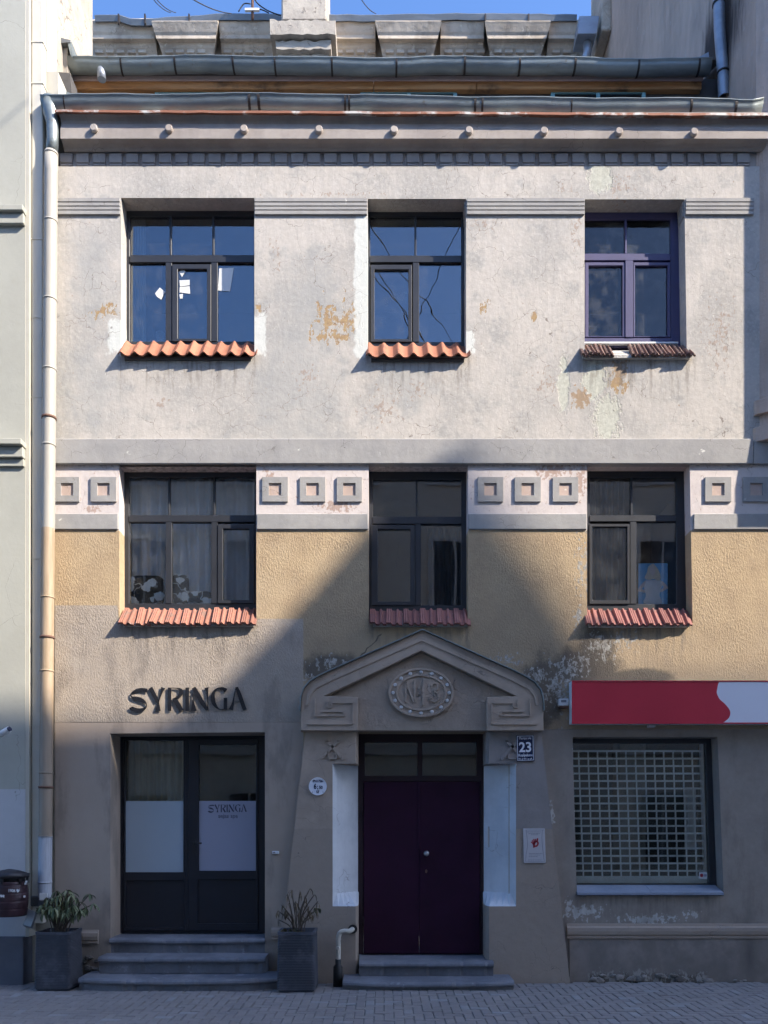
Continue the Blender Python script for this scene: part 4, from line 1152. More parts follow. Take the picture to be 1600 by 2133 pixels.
# ================================================================== NEIGHBOURING HOUSES
left = thing('green_grey_house', 'smooth grey-green painted house at the far left with projecting ledges', 'house', (-6, 0, 0))
LX = X(58, -.14)
m = MB(); m.box(-11, LX - .03, -.14, 1.93, .57, 15); m.build('wall', 'left_wall', left)
m = MB(); m.box(LX - .03, LX + .012, -.135, .3, .57, 15); m.build('corner_trim', 'cream', left)
m = MB(); m.box(-11, X(49, -.2), -.2, .2, -.15, .575); m.build('plinth', 'grey_plinth', left, .01)
for v0, d in ((430, .10), (919, .14)):
    m = MB()
    m.box(-11, LX - .02, -.14 - d, .05, Z(v0 + 12, -.2), Z(v0, -.2)); m.box(-11, LX - .03, -.14 - d * .55, .05, Z(v0 + 34, -.2), Z(v0 + 12.5, -.2))
    if d > .12: m.box(-11, LX - .035, -.14 - d * .25, .05, Z(v0 + 50, -.2), Z(v0 + 34.5, -.2))
    m.build('ledge', 'left_wall', left, .006)
m = MB(); m.box(X(64, .05), X(121, .05), .05, .9, .0, 11.2); m.build('recessed_strip', 'cream', left)
m = MB(); m.box(LX - .03, LX + .045, .31, .62, 10.6, 15); m.build('pier', 'cream', left)
m = MB(); m.box(LX - .03, LX + .035, .625, 1.95, 10.6, 15); m.build('side_wall', 'old_plaster', left)
m = MB(); m.box(X(65.5, -.08), X(89, -.08), -.08, .03, .72, 15); bp = m.build('box_downpipe', 'cream_pipe', left, .012)
for v in (86, 172, 497, 660, 826, 1162, 1510, 1662):
    box('pipe_joint', (X(64.7, -.09), X(89.8, -.09), -.086, .031, Z(v + 2.2, -.08), Z(v, -.08)), 'cream_pipe', bp)
m = MB(); m.box(X(63, -.1), X(91, -.1), -.10, .03, Z(1888, -.1), Z(1866, -.1)); m.build('pipe_shoe', 'zinc_dark', left, .01)
st = thing('capped_stub_wall', 'short plastered stub wall with grey metal cap beside the upper gutter end', 'wall', (X(122, .85), .85, 11.5))
m = MB(); m.box(X(101, .85), X(141, .85), .85, 1.5, 11.4, Z(92, .85)); m.build('wall', 'old_plaster', st)
m = MB(); y = .78; m.prism(XZ([(101, 91), (147, 88), (148, 83), (120, 76), (104, 71), (101, 74)], y), y, 1.55); m.build('metal_cap', 'zinc_dark', st, .004)
m = MB(); m.prism(XZ([(140, 84), (148, 84), (150, 118), (146, 112)], .79), .79, 1.5); m.build('metal_flashing', 'zinc', st)
m = MB(); m.prism(XZ([(101, 148), (146, 152), (149, 194), (101, 180)], .60), .60, .84); m.build('lower_cheek', 'dark_board', st)
m = MB(); m.prism(XZ([(98, 178), (104, 176), (150, 195), (110, 196)], .3), .3, .34); m.build('bent_flashing', 'zinc', st)

right = thing('brown_render_house', 'tall brown-grey rendered house at the right edge, streaky and sooty', 'house', (8, 2, 0))
m = MB(); m.prism([(4.6, 10.0), (12, 10.0), (12, 19.4), (4.6, 19.4)], -.001, 7.4); m.build('side_wall', 'right_wall', right)
BZ = Z(905, -.1)
m = MB()
plan = [(4.57, .02), (5.56, -.6), (9, -.6), (9, .02)]
m.loft([[(x, y, z) for x, y in plan] for z in (BZ, 19.4)], True, True, sm=False); m.build('bay', 'right_wall', right)
def bay_ring(z0, z1, d, nm):
    pl = [(4.57 - d, .02), (4.57 - d * .6, -.02 - d * .3), (5.56 - d * .3, -.6 - d), (9, -.6 - d), (9, .02)]
    mm = MB(); mm.loft([[(x, y, z) for x, y in pl] for z in (z0, z1)], True, True, sm=False); return mm.build(nm, 'right_wall', right, .006)
bay_ring(Z(858, -.1), Z(828, -.1), .05, 'bay_ledge'); bay_ring(BZ - .06, BZ + .12, .06, 'bay_ledge')
m = MB()
rk_pts = [(4.55, 7.3, 17.4), (4.55, 7.3, 19.5)]
m.box(4.40, 4.60, 6.5, 7.35, 18.0, 19.6); m.build('gable_cornice', 'back_cornice', right, .02)
m = MB(); y = .93; r = .072
m.tube([(X(1497, y), y, Z(-20, y)), (X(1499, y), y, Z(60, y)), (X(1506, y), y, Z(150, y)), (X(1508, y), y, Z(203, y))], r, 16, caps=False)
m.tube([(X(1497, y), y, Z(-20, y)), (X(1499, y), y, Z(60, y)), (X(1506, y), y, Z(150, y)), (X(1508, y), y, Z(203, y))], r - .005, 16, caps=False)
rp = m.build('roof_downpipe', 'zinc_pipe', right, recalc=False)
for v in (8, 152):
    mm = MB(); xx = X(1497 + (9 if v > 100 else 0), y); mm.tube([(xx, y, Z(v, y) - .012), (xx, y, Z(v, y) + .012)], r + .008, 16); mm.build('pipe_clamp', 'strap', rp)

# back block with the old cornice
back = thing('back_block', 'old ochre rear block with crumbling dentilled cornice behind the roof', 'house', (0, 7.4, 0))
YB = 7.4
m = MB(); m.box(X(188, YB), 4.6, YB, YB + 5, 8, Z(44, YB)); m.build('wall', 'back_cornice', back)
def back_prof(d):
    pp = [(.01, 128), (-.08 - d, 127), (-.10 - d, 112), (-.17 - d, 99), (-.21 - d, 88), (-.30 - d, 80), (-.30 - d, 73), (-.33 - d, 66), (-.38 - d, 50), (-.40 - d, 44), (.01, 38)]
    return [(YB + a, Z(v, YB + a)) for a, v in pp]
def back_cornice(u0, u1, d, nm):
    tp_ = 16 if d else 0; vv_ = (128, 127, 112, 99, 88, 80, 73, 66, 50, 44, 38)
    m = MB(); m.loft([[(X(uu + sg_ * tp_ * max(0, v_ - 50) / 70, YB - .3), y, z) for (y, z), v_ in zip(back_prof(d), vv_)] for uu, sg_ in ((u0, 1), (u1, -1))], True, True, sm=False)
    o = m.build(nm, 'back_cornice', back)
    uu = u0 + (22 if d else 8)
    while uu < u1 - (30 if d else 14):
        y = YB - .15 - d
        box('dentil', (X(uu, y), X(uu + 16, y), y, YB - .05, Z(109, y), Z(101, y)), 'back_cornice', o)
        uu += 22.5
    return o
for u0, u1, d in ((190, 322, 0), (322, 458, .12), (458, 570, 0), (690, 782, 0), (782, 918, .12), (918, 1008, 0), (1008, 1143, .12), (1143, 1206, 0)):
    back_cornice(u0, u1, d, 'cornice_bay')
bg_ = MB(); L = []
for i in range(41):
    uu = 188 + (1208 - 188) * i / 40; v = 28 + 12 * math.sin(uu / 160.) ** 2 * (1 if 250 < uu < 620 else .25) + random.uniform(-1, 1); y = YB - .7
    L.append([(X(uu, y), YB - .36, Z(v + 17, YB - .36)), (X(uu, y), YB - .43, Z(v + 13, YB - .43)), (X(uu, y), YB - .46, Z(v, YB - .46)), (X(uu, y), YB - .41, Z(v - 1, YB - .41)), (X(uu, y), YB + .1, Z(v + 8, YB)), (X(uu, y), YB, Z(v + 22, YB))])
bg_.loft(L, True, True, sm=False); bgo = bg_.build('gutter', 'zinc_dark', back)
for uu in (245, 300, 392, 1010, 1100):
    y = YB - .48; box('gutter_strap', (X(uu, y), X(uu + 3, y), y, y + .05, Z(48, y), Z(28, y)), 'strap', bgo)
m = MB(); y = YB - .9
m.loft([[(X(a, y), y, Z(v, y)), (X(b, y), y, Z(v, y)), (X(b, y), y + .4, Z(v, y)), (X(a, y), y + .4, Z(v, y))] for a, b, v in ((1203, 1243, 70), (1207, 1249, 32))], True, True, sm=False)
m.build('rain_hopper', 'zinc_pipe', back, .01)
m = MB(); m.tube([(X(1228, y), y + .2, Z(66, y)), (X(1229, y), y + .2, Z(90, y)), (X(1219, y), y + .25, Z(122, y))], .085, 12); m.build('hopper_pipe', 'zinc_pipe', back)
# chimney with ragged base
ch = thing('chimney', 'square plastered chimney on a ragged crumbling base against the blue sky', 'chimney', (X(632, 6.9), 6.9, 15))
y = 6.3
m = MB(); m.box(X(586, y), X(681, y), y, y + 1.0, Z(42, y), 22); m.build('shaft', 'old_plaster', ch, .03)
rg = random.Random(11)
for v0, v1, a, b, q in ((126, 102, 579, 684, .0), (103, 84, 574, 690, -.10), (85, 70, 569, 692, -.06), (71, 41, 562, 699, -.20)):
    m = MB(); n = 16; yy_ = y + q
    top = [(X(a + (b - a) * k / n, yy_), Z(v1 + rg.uniform(-2, 3), yy_)) for k in range(n + 1)]
    bot = [(X(a + (b - a) * k / n + rg.uniform(-1, 1), yy_), Z(v0 + rg.uniform(-3, 2), yy_)) for k in range(n + 1)]
    m.prism(bot + top[::-1], yy_, y + 1.2); m.build('ragged_course', 'old_plaster', ch, .015)
# antenna and cables
an = thing('roof_antenna', 'rusty antenna mast with white fittings left of the chimney', 'antenna', (X(525, 6.6), 6.6, Z(40, 6.6)))
m = MB(); m.tube([(X(526, 6.6), 6.6, Z(40, 6.6)), (X(526, 6.6), 6.6, Z(-60, 6.6))], .028, 8); m.build('mast', 'rust_pipe', an)
box('cross_bracket', (X(510, 6.55), X(540, 6.55), 6.55, 6.6, Z(20.5, 6.55), Z(16, 6.55)), 'white_plastic', an)
for pts in ([(526, -20), (534, 4), (558, 22), (585, 32)], [(522, 8), (508, 8), (497, 24)], [(530, 18), (545, 20), (560, 27)]):
    m = MB(); m.tube([(X(a, 6.58), 6.58, Z(b, 6.58)) for a, b in smoothpts(pts, 4)], .012, 6); m.build('loose_cable', 'cable', an)
def cable(pa, pb, r, label, sag=.2):
    a, b = Vector(pa), Vector(pb); n = 14
    m = MB(); m.tube([a.lerp(b, i / n) - Vector((0, 0, sag * 4 * (i / n) * (1 - i / n))) for i in range(n + 1)], r, 6)
    tag(m.build('overhead_cable', 'cable'), label, 'cable', 'overhead cables')
cable((X(316, 4), 4, Z(-6, 4)), (X(356, 6.7), 6.7, Z(26, 6.7)), .007, 'thin black cable dipping to the back roof, left of the pair', .05)
cable((X(322, 4), 4, Z(-6, 4)), (X(366, 6.7), 6.7, Z(26, 6.7)), .007, 'thin black cable dipping to the back roof, right of the pair', .05)
cable((X(398, 4), 4, Z(-4, 4)), (X(482, 6.7), 6.7, Z(28, 6.7)), .009, 'black cable slanting down to the roof just left of the antenna', .05)
cable((X(750, 4), 4, Z(-6, 4)), (X(783, 6.7), 6.7, Z(28, 6.7)), .007, 'single thin cable slanting across the sky right of the chimney', .05)

for i_, (xa, za, pb) in enumerate(((1.9, 14.7, (-4.6, -.3, 15.2)), (1.5, 14.7, (-4.6, -.3, 17.5)), (2.6, 14.7, (-4.6, -.3, 16.4)), (.2, 14.7, (4.9, -.5, 18.6)))):
    cable((xa, -12.6, za), pb, .011, ('street cable running from the opposite roof to the left house, lowest of three', 'street cable running from the opposite roof to the left house, highest of three', 'street cable running from the opposite roof to the left house, middle of three', 'street cable running from the opposite roof to the right house')[i_], .12)
# houses across the street (seen mirrored in the panes; they throw the street shadow)
def opposite(name, label, x0, x1, h, roofline, mat, gf, nx, ny, wz0, dz):
    t = thing(name, label, 'house', ((x0 + x1) / 2, -13, 0))
    yf = -12.5
    m = MB(); poly = [(x0, -.1), (x1, -.1)] + roofline; m.prism(poly, yf - .45, yf); m.build('street_wall', mat, t)
    m = MB(); m.box(x0, x1, yf - 8, yf - .46, -.1, h - .4); m.build('body', mat, t)
    m = MB(); m.box(x0, x1, yf, yf + .12, 3.9, 4.2); m.build('band', 'opp_trim', t)
    for i in range(nx):
        cx_ = x0 + (x1 - x0) * (i + .5) / nx
        for j in range(ny):
            z0 = wz0 + j * dz
            if z0 + 1.9 > h: continue
            m = MB(); m.prism([(cx_ - .75, z0 - .1), (cx_ + .75, z0 - .1), (cx_ + .75, z0 + 2.0), (cx_ - .75, z0 + 2.0)], yf, yf + .06, holes=[[(cx_ - .6, z0), (cx_ - .03, z0), (cx_ - .03, z0 + 1.9), (cx_ - .6, z0 + 1.9)], [(cx_ + .03, z0), (cx_ + .6, z0), (cx_ + .6, z0 + 1.9), (cx_ + .03, z0 + 1.9)]])
            wd = m.build('window', 'opp_trim', t); box('pane', (cx_ - .62, cx_ + .62, yf + .002, yf + .02, z0 - .02, z0 + 1.92), 'opp_glass', wd)
    return t
opposite('opposite_low_house', 'beige three-storey house across the street, mirrored in the panes', -14, 18, 14.6, [(18, 14.6), (-14, 14.6)], 'opp_wall', 3, 11, 4, .9, 3.55)
OX = 12.5 * SUN_SLOPE[0]; OZ = 12.5 * SUN_SLOPE[1]
gb = [(-2.9, 3.15), (-2.24, 3.42), (-1.5, 3.98), (-.18, 5.36), (.45, 6.10), (.80, 6.50), (1.05, 6.42), (1.53, 5.70), (2.06, 5.0), (2.45, 4.3), (2.70, 3.70)]
rl = [(38, OZ + 3.72)] + [(OX + a, OZ + b) for a, b in reversed(gb)] + [(18, OZ + 3.12)]
opposite('opposite_tall_house', 'tall grey gabled house further along across the street, throwing the shadow', 18, 38, 23, rl, 'opp_wall_grey', 3, 8, 6, .9, 3.55)

# ================================================================== SIGNS AND THINGS ON THE WALL
sg = thing('salon_sign', 'black raised letters spelling the salon name above the black double door', 'sign', (X(390), -.03, Z(1455)))
for ch_ in 'SYRINGA':
    k = 1 / 5.333
    glyph_mb(ch_, lambda q: X(240 + q * k, -.03), lambda q: Z(1410 + q * k, -.03), k / UPM, -.020, -.011).build('letter', 'black_sign', sg)
rs = thing('red_white_sign_box', 'long red and white shop sign box with wavy colour edge above the shutter', 'sign', (X(1450), -.1, Z(1508)))
y = -.16
m = MB(); m.box(X(1191, y), 6.5, y, -.01, Z(1507, y), Z(1418, y)); m.build('casing', 'aluminium', rs, .004)
wave = [(1494 + 0, 1420.5), (1496, 1426), (1494, 1436), (1493.5, 1444), (1499, 1456), (1510, 1466), (1519, 1477), (1521.5, 1486), (1518, 1496), (1507, 1505)]
wave = [(q[0] + (4 if i == 0 else 0), q[1]) for i, q in enumerate(wave)]
wv = smoothpts(wave, 4)
m = MB(); m.prism(XZ([(1195, 1420.5), (1195, 1505)] + [tuple(p) for p in reversed(wv)], y - .006), y - .006, y + .002); m.build('red_panel', 'red_sign', rs)
m = MB(); m.prism(XZ([tuple(p) for p in wv] + [(1860, 1505), (1860, 1420.5)], y - .006), y - .006, y + .002); m.build('white_panel', 'white_sign', rs)
m = MB(); m.box(X(1193, y - .01), 6.4, y - .012, y, Z(1420.2, y), Z(1418, y)); m.box(X(1193, y - .01), 6.4, y - .012, y, Z(1508, y), Z(1505.3, y)); m.box(X(1191.5, y - .01), X(1194.7, y - .01), y - .0125, y, Z(1508, y), Z(1418, y)); m.build('sign_trim', 'red_sign', rs)
al = thing('alarm_box', 'small off-white alarm box on peeling wall left of the red sign', 'alarm', (X(1175), -.03, Z(1474)))
m = MB(); m.box(X(1164, -.06), X(1185, -.06), -.06, .01, Z(1470, -.06), Z(1455, -.06)); m.build('cover', 'paper', al, .006)
m = MB(); m.box(X(1166, -.05), X(1184, -.05), -.05, .01, Z(1475, -.05), Z(1470.5, -.05)); m.build('base', 'rust_pipe', al, .004)
box('label_plate', (X(1169, -.063), X(1180, -.063), -.063, -.059, Z(1463, -.06), Z(1458, -.06)), 'grey_ink', al)
lb = thing('sign_lamp_stub', 'little off-white bracket stub beneath the red sign box', 'bracket', (X(1358), -.08, Z(1512)))
m = MB(); m.box(X(1351, -.1), X(1366, -.1), -.1, -.03, Z(1515, -.1), Z(1509, -.1)); m.build('stub', 'notice', lb, .006)
# house number plate
hn = thing('house_number_plate', 'dark blue enamel plate with white number 23 on the right portal jamb', 'sign', (X(1094, YJ), YJ, Z(1560, YJ)))
y = YJ - .02; tl = R(-1.2)
def tp(uu, vv):        # plate hangs slightly tilted
    a, b = (uu - 1094.5) * math.cos(tl) + (vv - 1558.5) * math.sin(-tl), (vv - 1558.5) * math.cos(tl) + (uu - 1094.5) * math.sin(tl)
    return (X(1094.5 + a, y), Z(1558.5 - 0 + b, y))
m = MB(); m.prism([tp(1076, 1586), tp(1113, 1586), tp(1113, 1531), tp(1076, 1531)], y, YJ + .005); m.build('plate', 'enamel_blue', hn, .003)
m = MB()
m.prism([tp(1077.6, 1584.2), tp(1111.4, 1584.2), tp(1111.4, 1532.8), tp(1077.6, 1532.8)], y - .002, y + .001, holes=[[tp(1078.6, 1583.2), tp(1110.4, 1583.2), tp(1110.4, 1533.8), tp(1078.6, 1533.8)]])
m.build('border_line', 'enamel_white', hn)
for tx, sz, v, sx, bo in (('Marijas iela', .042, 1540, .8, .0), ('23', .165, 1566, .95, .004), ('Kopīpašums', .045, 1575.5, .78, .0008), ('836 gr 0011 gr plk.', .026, 1582, .85, .0003)):
    p_ = tp(1094.5, v); text_mesh('lettering', tx, sz, p_[0], y - .0015, p_[1], 'enamel_white', hn, .001, sx=sx, bold=bo, tilt=-tl * .8)
# round plaque
rpq = thing('round_gas_plaque', 'round white enamel survey plaque with black figures on the left jamb', 'plaque', (X(662, YJ), YJ, Z(1638, YJ)))
y = YJ - .014; c0, c1 = X(662, y), Z(1638, y)
def circ(r, n=32): return [(c0 + r * math.cos(2 * math.pi * k / n), c1 + r * math.sin(2 * math.pi * k / n)) for k in range(n)]
m = MB(); m.prism(circ(.108), y, YJ + .004); m.build('disc', 'enamel_white', rpq, .003)
m = MB(); m.prism(circ(.109), y - .004, y + .004, holes=[circ(.101)]); m.build('rim', 'enamel_white', rpq)
for tx, sz, dxp, v, sx, bo in (('·PN1756·', .042, 0, 1629.5, .85, .0015), ('6', .085, -5.5, 1643, .8, .003), (';', .075, -.2, 1643, .9, .002), ('50', .055, 6.5, 1643.5, .8, .002), ('57', .042, 0, 1652, .85, .0015), ('·', .05, -11, 1653, 1, .002), ('·', .05, 11, 1653, 1, .002)):
    text_mesh('lettering', tx, sz, X(662 + dxp, y), y - .001, Z(v, y), 'ink', rpq, .001, sx=sx, bold=bo)
# notice
nt = thing('heritage_notice', 'pale rectangular notice board with red emblem on the right portal jamb', 'notice', (X(1113, YJ), YJ, Z(1798, YJ)))
y = YJ - .012
m = MB(); m.prism(XZ([(1092, 1798), (1137, 1798), (1135, 1726), (1090, 1726)], y), y, YJ + .004); m.build('board', 'notice', nt, .002)
m = MB()
bl = smoothpts([(1096, 1729), (1098, 1745), (1099, 1762), (1096, 1780), (1095, 1795)], 4); m.ribbon(XZ(bl, y), [.005] * len(bl), y - .001, y + .001)
bl = smoothpts([(1130, 1729), (1129, 1745), (1130, 1762), (1132, 1780), (1134, 1795)], 4); m.ribbon(XZ(bl, y), [.005] * len(bl), y - .001, y + .001)
for v in (1729, 1795): m.ribbon(XZ([(1096, v), (1133, v)], y), [.004] * 2, y - .001, y + .001)
m.build('border_line', 'grey_ink', nt)
m = MB()
for (a, b, v) in ((1098, 1127, 1733), (1101, 1125, 1736.5), (1106, 1121, 1739), (1102, 1130, 1778), (1102, 1126, 1781), (1102, 1120, 1784.5), (1100, 1129, 1791.5)):
    uu = a
    while uu < b:
        w_ = random.uniform(2, 5); m.ribbon(XZ([(uu, v), (min(b, uu + w_), v)], y), [.006] * 2, y - .001, y + .001); uu += w_ + .8
m.build('small_print', 'grey_ink', nt)
m = MB(); s_ = lambda a, b: (1040 + a / 6.093, 1500 + b / 6.093)
for pth, wd in (([(440, 1620), (444, 1580), (460, 1545), (485, 1545), (492, 1570), (475, 1598), (450, 1600)], .02), ([(440, 1600), (425, 1565), (402, 1545)], .012), ([(444, 1580), (430, 1545), (415, 1527)], .012),
                ([(450, 1570), (445, 1535), (433, 1510)], .012), ([(458, 1560), (462, 1530), (455, 1507)], .012), ([(468, 1550), (484, 1525), (486, 1500)], .018)):
    q_ = smoothpts([s_(*p) for p in pth], 4); m.ribbon(XZ(q_, y), [wd] * len(q_), y - .0015, y + .001)
m.build('red_emblem', 'red_ink', nt)
# doorbell
db = thing('doorbell', 'small white doorbell on the wall right of the black double door', 'doorbell', (X(574), -.02, Z(1780)))
m = MB(); m.box(X(567, -.025), X(581, -.025), -.025, .005, Z(1779, -.02), Z(1773, -.02)); m.build('cover', 'white_plastic', db, .004)
box('button', (X(569, -.028), X(573, -.028), -.028, -.024, Z(1777.5, -.02), Z(1774.5, -.02)), 'grey_ink', db)
# alarm sticker
sk = thing('alarm_sticker', 'small white sticker with dark emblem in the corner of the shuttered window', 'sticker', (X(1466, YS), YS, Z(1830, YS)))
box('paper', (X(1457, YS), X(1474, YS), YS + .012, YS + .016, Z(1831, YS), Z(1817, YS)), 'paper', sk)
m = MB(); m.prism([(X(1462.5 + 3.6 * math.cos(a), YS), Z(1823.5 + 3.8 * math.sin(a), YS)) for a in [2 * math.pi * k / 12 for k in range(12)]], YS + .0105, YS + .013); m.build('emblem', 'red_ink', sk)
box('print', (X(1467, YS), X(1473, YS), YS + .0105, YS + .013, Z(1826, YS), Z(1821, YS)), 'film_grey', sk)
# security camera at the left edge
sc_ = thing('security_camera', 'white tubular security camera on the grey-green wall at the left edge', 'camera', (X(4, -.3), -.3, Z(1530, -.3)))
m = MB(); m.tube([(X(-8, -.3), -.30, Z(1534, -.3)), (X(19, -.36), -.36, Z(1519, -.36))], .036, 14); m.build('housing', 'white_plastic', sc_)
m = MB(); m.tube([(X(18, -.362), -.362, Z(1519.5, -.362)), (X(21, -.37), -.37, Z(1517.8, -.37))], [.03, .028], 14); m.build('lens', 'ink', sc_)
m = MB(); m.tube([(X(-6, -.3), -.29, Z(1532, -.3)), (X(-8, -.15), -.13, Z(1526, -.15))], .016, 8); m.build('bracket', 'white_plastic', sc_)

# ---- litter bin
lbn = thing('litter_bin', 'dark maroon barrel litter bin with peaked black lid at the left edge', 'bin', (X(18, -.38), -.38, Z(1912, -.38)))
cx_, cy_ = X(20, -.38), -.38
def ringpts(r, z, n=24): return [(cx_ + r * math.cos(2 * math.pi * k / n), cy_ + r * math.sin(2 * math.pi * k / n), z) for k in range(n)]
zb0, zb1 = Z(1911, -.55), Z(1838, -.55)
m = MB(); L = []
for i in range(41):
    t = i / 40; z = zb0 + (zb1 - zb0) * t; r = .188 + .02 * math.sin(math.pi * t) - .006 * (1 if (i % 9) in (0,) else 0)
    L.append(ringpts(r, z))
m.loft(L); m.build('barrel', 'bin', lbn)
m = MB(); m.loft([ringpts(.17, zb1 - .01), ringpts(.17, zb1 + .075)]); m.build('opening_core', 'rubber', lbn)
for a in (R(25), R(155), R(270), R(330)):
    m = MB(); px_, py_ = cx_ + .19 * math.cos(a), cy_ + .19 * math.sin(a); m.tube([(px_, py_, zb1 - .02), (px_, py_, zb1 + .08)], .016, 8); m.build('lid_post', 'bin_lid', lbn)
m = MB(); m.loft([ringpts(.215, Z(1830, -.55)), ringpts(.22, Z(1822, -.55)), ringpts(.10, Z(1814, -.5)), ringpts(.01, Z(1811, -.5))]); m.build('lid', 'bin_lid', lbn)
text_mesh('sticker_number', '1906', .05, X(24, -.6), -.596, Z(1858.5, -.6), 'paper', lbn, .001, sx=.85, bold=.001)
m = MB(); m.prism(XZ([(34, 1852), (36, 1855), (37, 1851.5), (38.5, 1855), (40.5, 1852), (39.5, 1857), (37, 1859.5), (35, 1857)], -.59), -.592, -.588); m.build('sticker_crest', 'paper', lbn)
m = MB(); m.prism(XZ([(0, 1866), (2, 1863), (4, 1866), (6, 1864), (9, 1865), (8.5, 1870), (5, 1868), (2, 1869.5)], -.6), -.602, -.598); m.build('torn_sticker', 'paper', lbn)
for (a, b) in ((53, 1835), (51, 1839), (49, 1866)):
    m = MB(); m.prism(XZ([(a, b), (a + 3, b - 1), (a + 3.5, b + 3), (a + 1, b + 4)], -.46), -.47, -.45); m.build('torn_sticker', 'paper', lbn)
# bin post on wall
m = MB(); m.box(cx_ - .03, cx_ + .03, -.2, -.13, zb0 + .05, zb1); m.build('wall_bracket', 'bin_lid', lbn)
# broken board lying by the pipe foot
bd = thing('broken_trough', 'broken weathered grey board leaning at the foot of the downpipe', 'board', (X(62, -.3), -.3, Z(1925, -.3)))
m = MB(); L = []
for u0_, v0_, u1_, v1_ in ((58, 1893, 76, 1899), (55, 1910, 72, 1913), (47, 1926, 66, 1930)):
    L.append([(X(u0_, -.3), -.3, Z(v0_, -.3)), (X(u1_, -.3), -.32, Z(v1_, -.3)), (X(u1_, -.3), -.28, Z(v1_ + 5, -.3)), (X(u0_, -.3), -.26, Z(v0_ + 5, -.3))])
m.loft(L, True, True, sm=False); m.build('board', 'zinc_pipe', bd)

# ---- gas pipe with meter elbow at the portal
gp = thing('gas_riser', 'white gas pipe bending into the portal jamb with black ground sleeve', 'pipe', (X(703, -.3), -.3, 0))
yy = -.28
pts = smoothpts([(X(734, -.1), -.08, Z(1936, -.1)), (X(733, -.2), -.22, Z(1937, -.22)), (X(727, yy), yy, Z(1940, yy)), (X(716, yy), yy, Z(1940, yy)), (X(708, yy), yy, Z(1944, yy)), (X(705, yy), yy, Z(1956, yy)), (X(705, yy), yy, Z(1980, yy)), (X(704.5, yy), yy, Z(2006, yy))], 5)
m = MB(); m.tube(pts, .030, 12); m.build('pipe', 'gold', gp)
m = MB(); m.tube([(X(704.5, yy), yy, Z(1998, yy)), (X(704.5, yy), yy, Z(2009, yy)), (X(704.2, yy), yy, Z(2014, yy)), (X(704, yy), yy, .0)], [.034, .034, .056, .058], 14); m.build('ground_sleeve', 'rubber', gp)
m = MB(); m.tube([(X(735, -.1), -.096, Z(1935, -.1)), (X(735, -.1), -.125, Z(1935, -.1))], .055, 16); m.build('wall_collar', 'rubber', gp)
m = MB(); m.tube([(X(704, yy), yy - .02, Z(1974, yy)), (X(704, yy), yy - .05, Z(1974, yy))], [.026, .02], 10); m.build('valve', 'gold', gp)
m = MB(); m.tube([(X(705, yy), yy, Z(1955.5, yy)), (X(705, yy), yy, Z(1957, yy))], .034, 12); m.build('weld_ring', 'gold', gp)

# ---- planters
def planter(u0, u1, vb, label, w0=.46, h=None):
    yf = -DIST + (2045 - 1720) / (vb - 1720) * DIST
    wd = X(u1, yf) - X(u0, yf); xc_ = (X(u0, yf) + X(u1, yf)) / 2; yc_ = yf + wd / 2
    H = Z(1942, yf); hb = wd / 2
    t = thing('planter', label, 'planter', (xc_, yc_, 0), 'ribbed planters')
    def sq(hw, z, rc=.035):
        o_ = []
        for cxs, cys, a0 in ((1, 1, 0), (-1, 1, 90), (-1, -1, 180), (1, -1, 270)):
            for k in range(4):
                a = R(a0 + 30 * k); o_.append((xc_ + cxs * (hw - rc) + rc * math.cos(a), yc_ + cys * (hw - rc) + rc * math.sin(a), z))
        return o_
    m = MB(); L = [sq(hb - .02, .0)]; nr = 34
    for i in range(nr):
        z0 = .03 + (H - .07) * i / nr; z1 = .03 + (H - .07) * (i + .62) / nr; tp_ = .012 * (1 - i / nr)
        L += [sq(hb - .012 + tp_, z0), sq(hb - .005 + tp_, z0 + .003), sq(hb - .005 + tp_, z1 - .002), sq(hb - .012 + tp_, z1)]
    L += [sq(hb - .003, H - .035), sq(hb - .001, H), sq(hb - .028, H), sq(hb - .032, H - .08)]
    m.loft(L, True, True, sm=False); m.build('pot', 'planter', t)
    m = MB(); m.loft([sq(hb - .034, H - .09), sq(hb - .034, H - .06)], True, True, sm=False); m.build('soil', 'soil', t)
    return t, xc_, yc_, H, hb
pl1 = planter(71, 146, 2065, 'dark grey ribbed planter left of the steps beside the downpipe')
pl2 = planter(577, 656, 2068, 'dark grey ribbed planter between the two doors')
leafmesh = {}
def leaf_data(kind):
    if kind in leafmesh: return leafmesh[kind]
    mb = MB()
    if kind == 'droop': Ln, W, roll = .115, .026, .5
    elif kind == 'dry': Ln, W, roll = .085, .011, .8
    else: Ln, W, roll = .10, .030, .3
    rows = []
    for i in range(6):
        t = i / 5; w = W * math.sin(math.pi * min(1, t * .92 + .08)) ** .75 * (1 if t < 1 else .05) / 1
        cz = -Ln * t; cy = .012 * math.sin(math.pi * t)
        rows.append([(-w * .5, cy + w * roll * .5, cz), (0, cy, cz), (w * .5, cy + w * roll * .5, cz)])
    mb.loft(rows, False, False)
    me = bpy.data.meshes.new('leaf'); me.from_pydata(mb.v, [], mb.f)
    me.materials.append(M[{'droop': 'leaf', 'dry': 'leaf_dry', 'pale': 'leaf_pale'}[kind]]); me.polygons.foreach_set('use_smooth', [True] * len(me.polygons))
    leafmesh[kind] = me; return me
def add_leaf(par, off, kind, p, yaw, pitch, sc=1.0):
    o = bpy.data.objects.new('leaf', leaf_data(kind)); COL.objects.link(o); o.parent = par
    o.location = Vector(p) - off; o.rotation_euler = (pitch, 0, yaw); o.scale = (sc, sc, sc)
rng = random.Random(3)
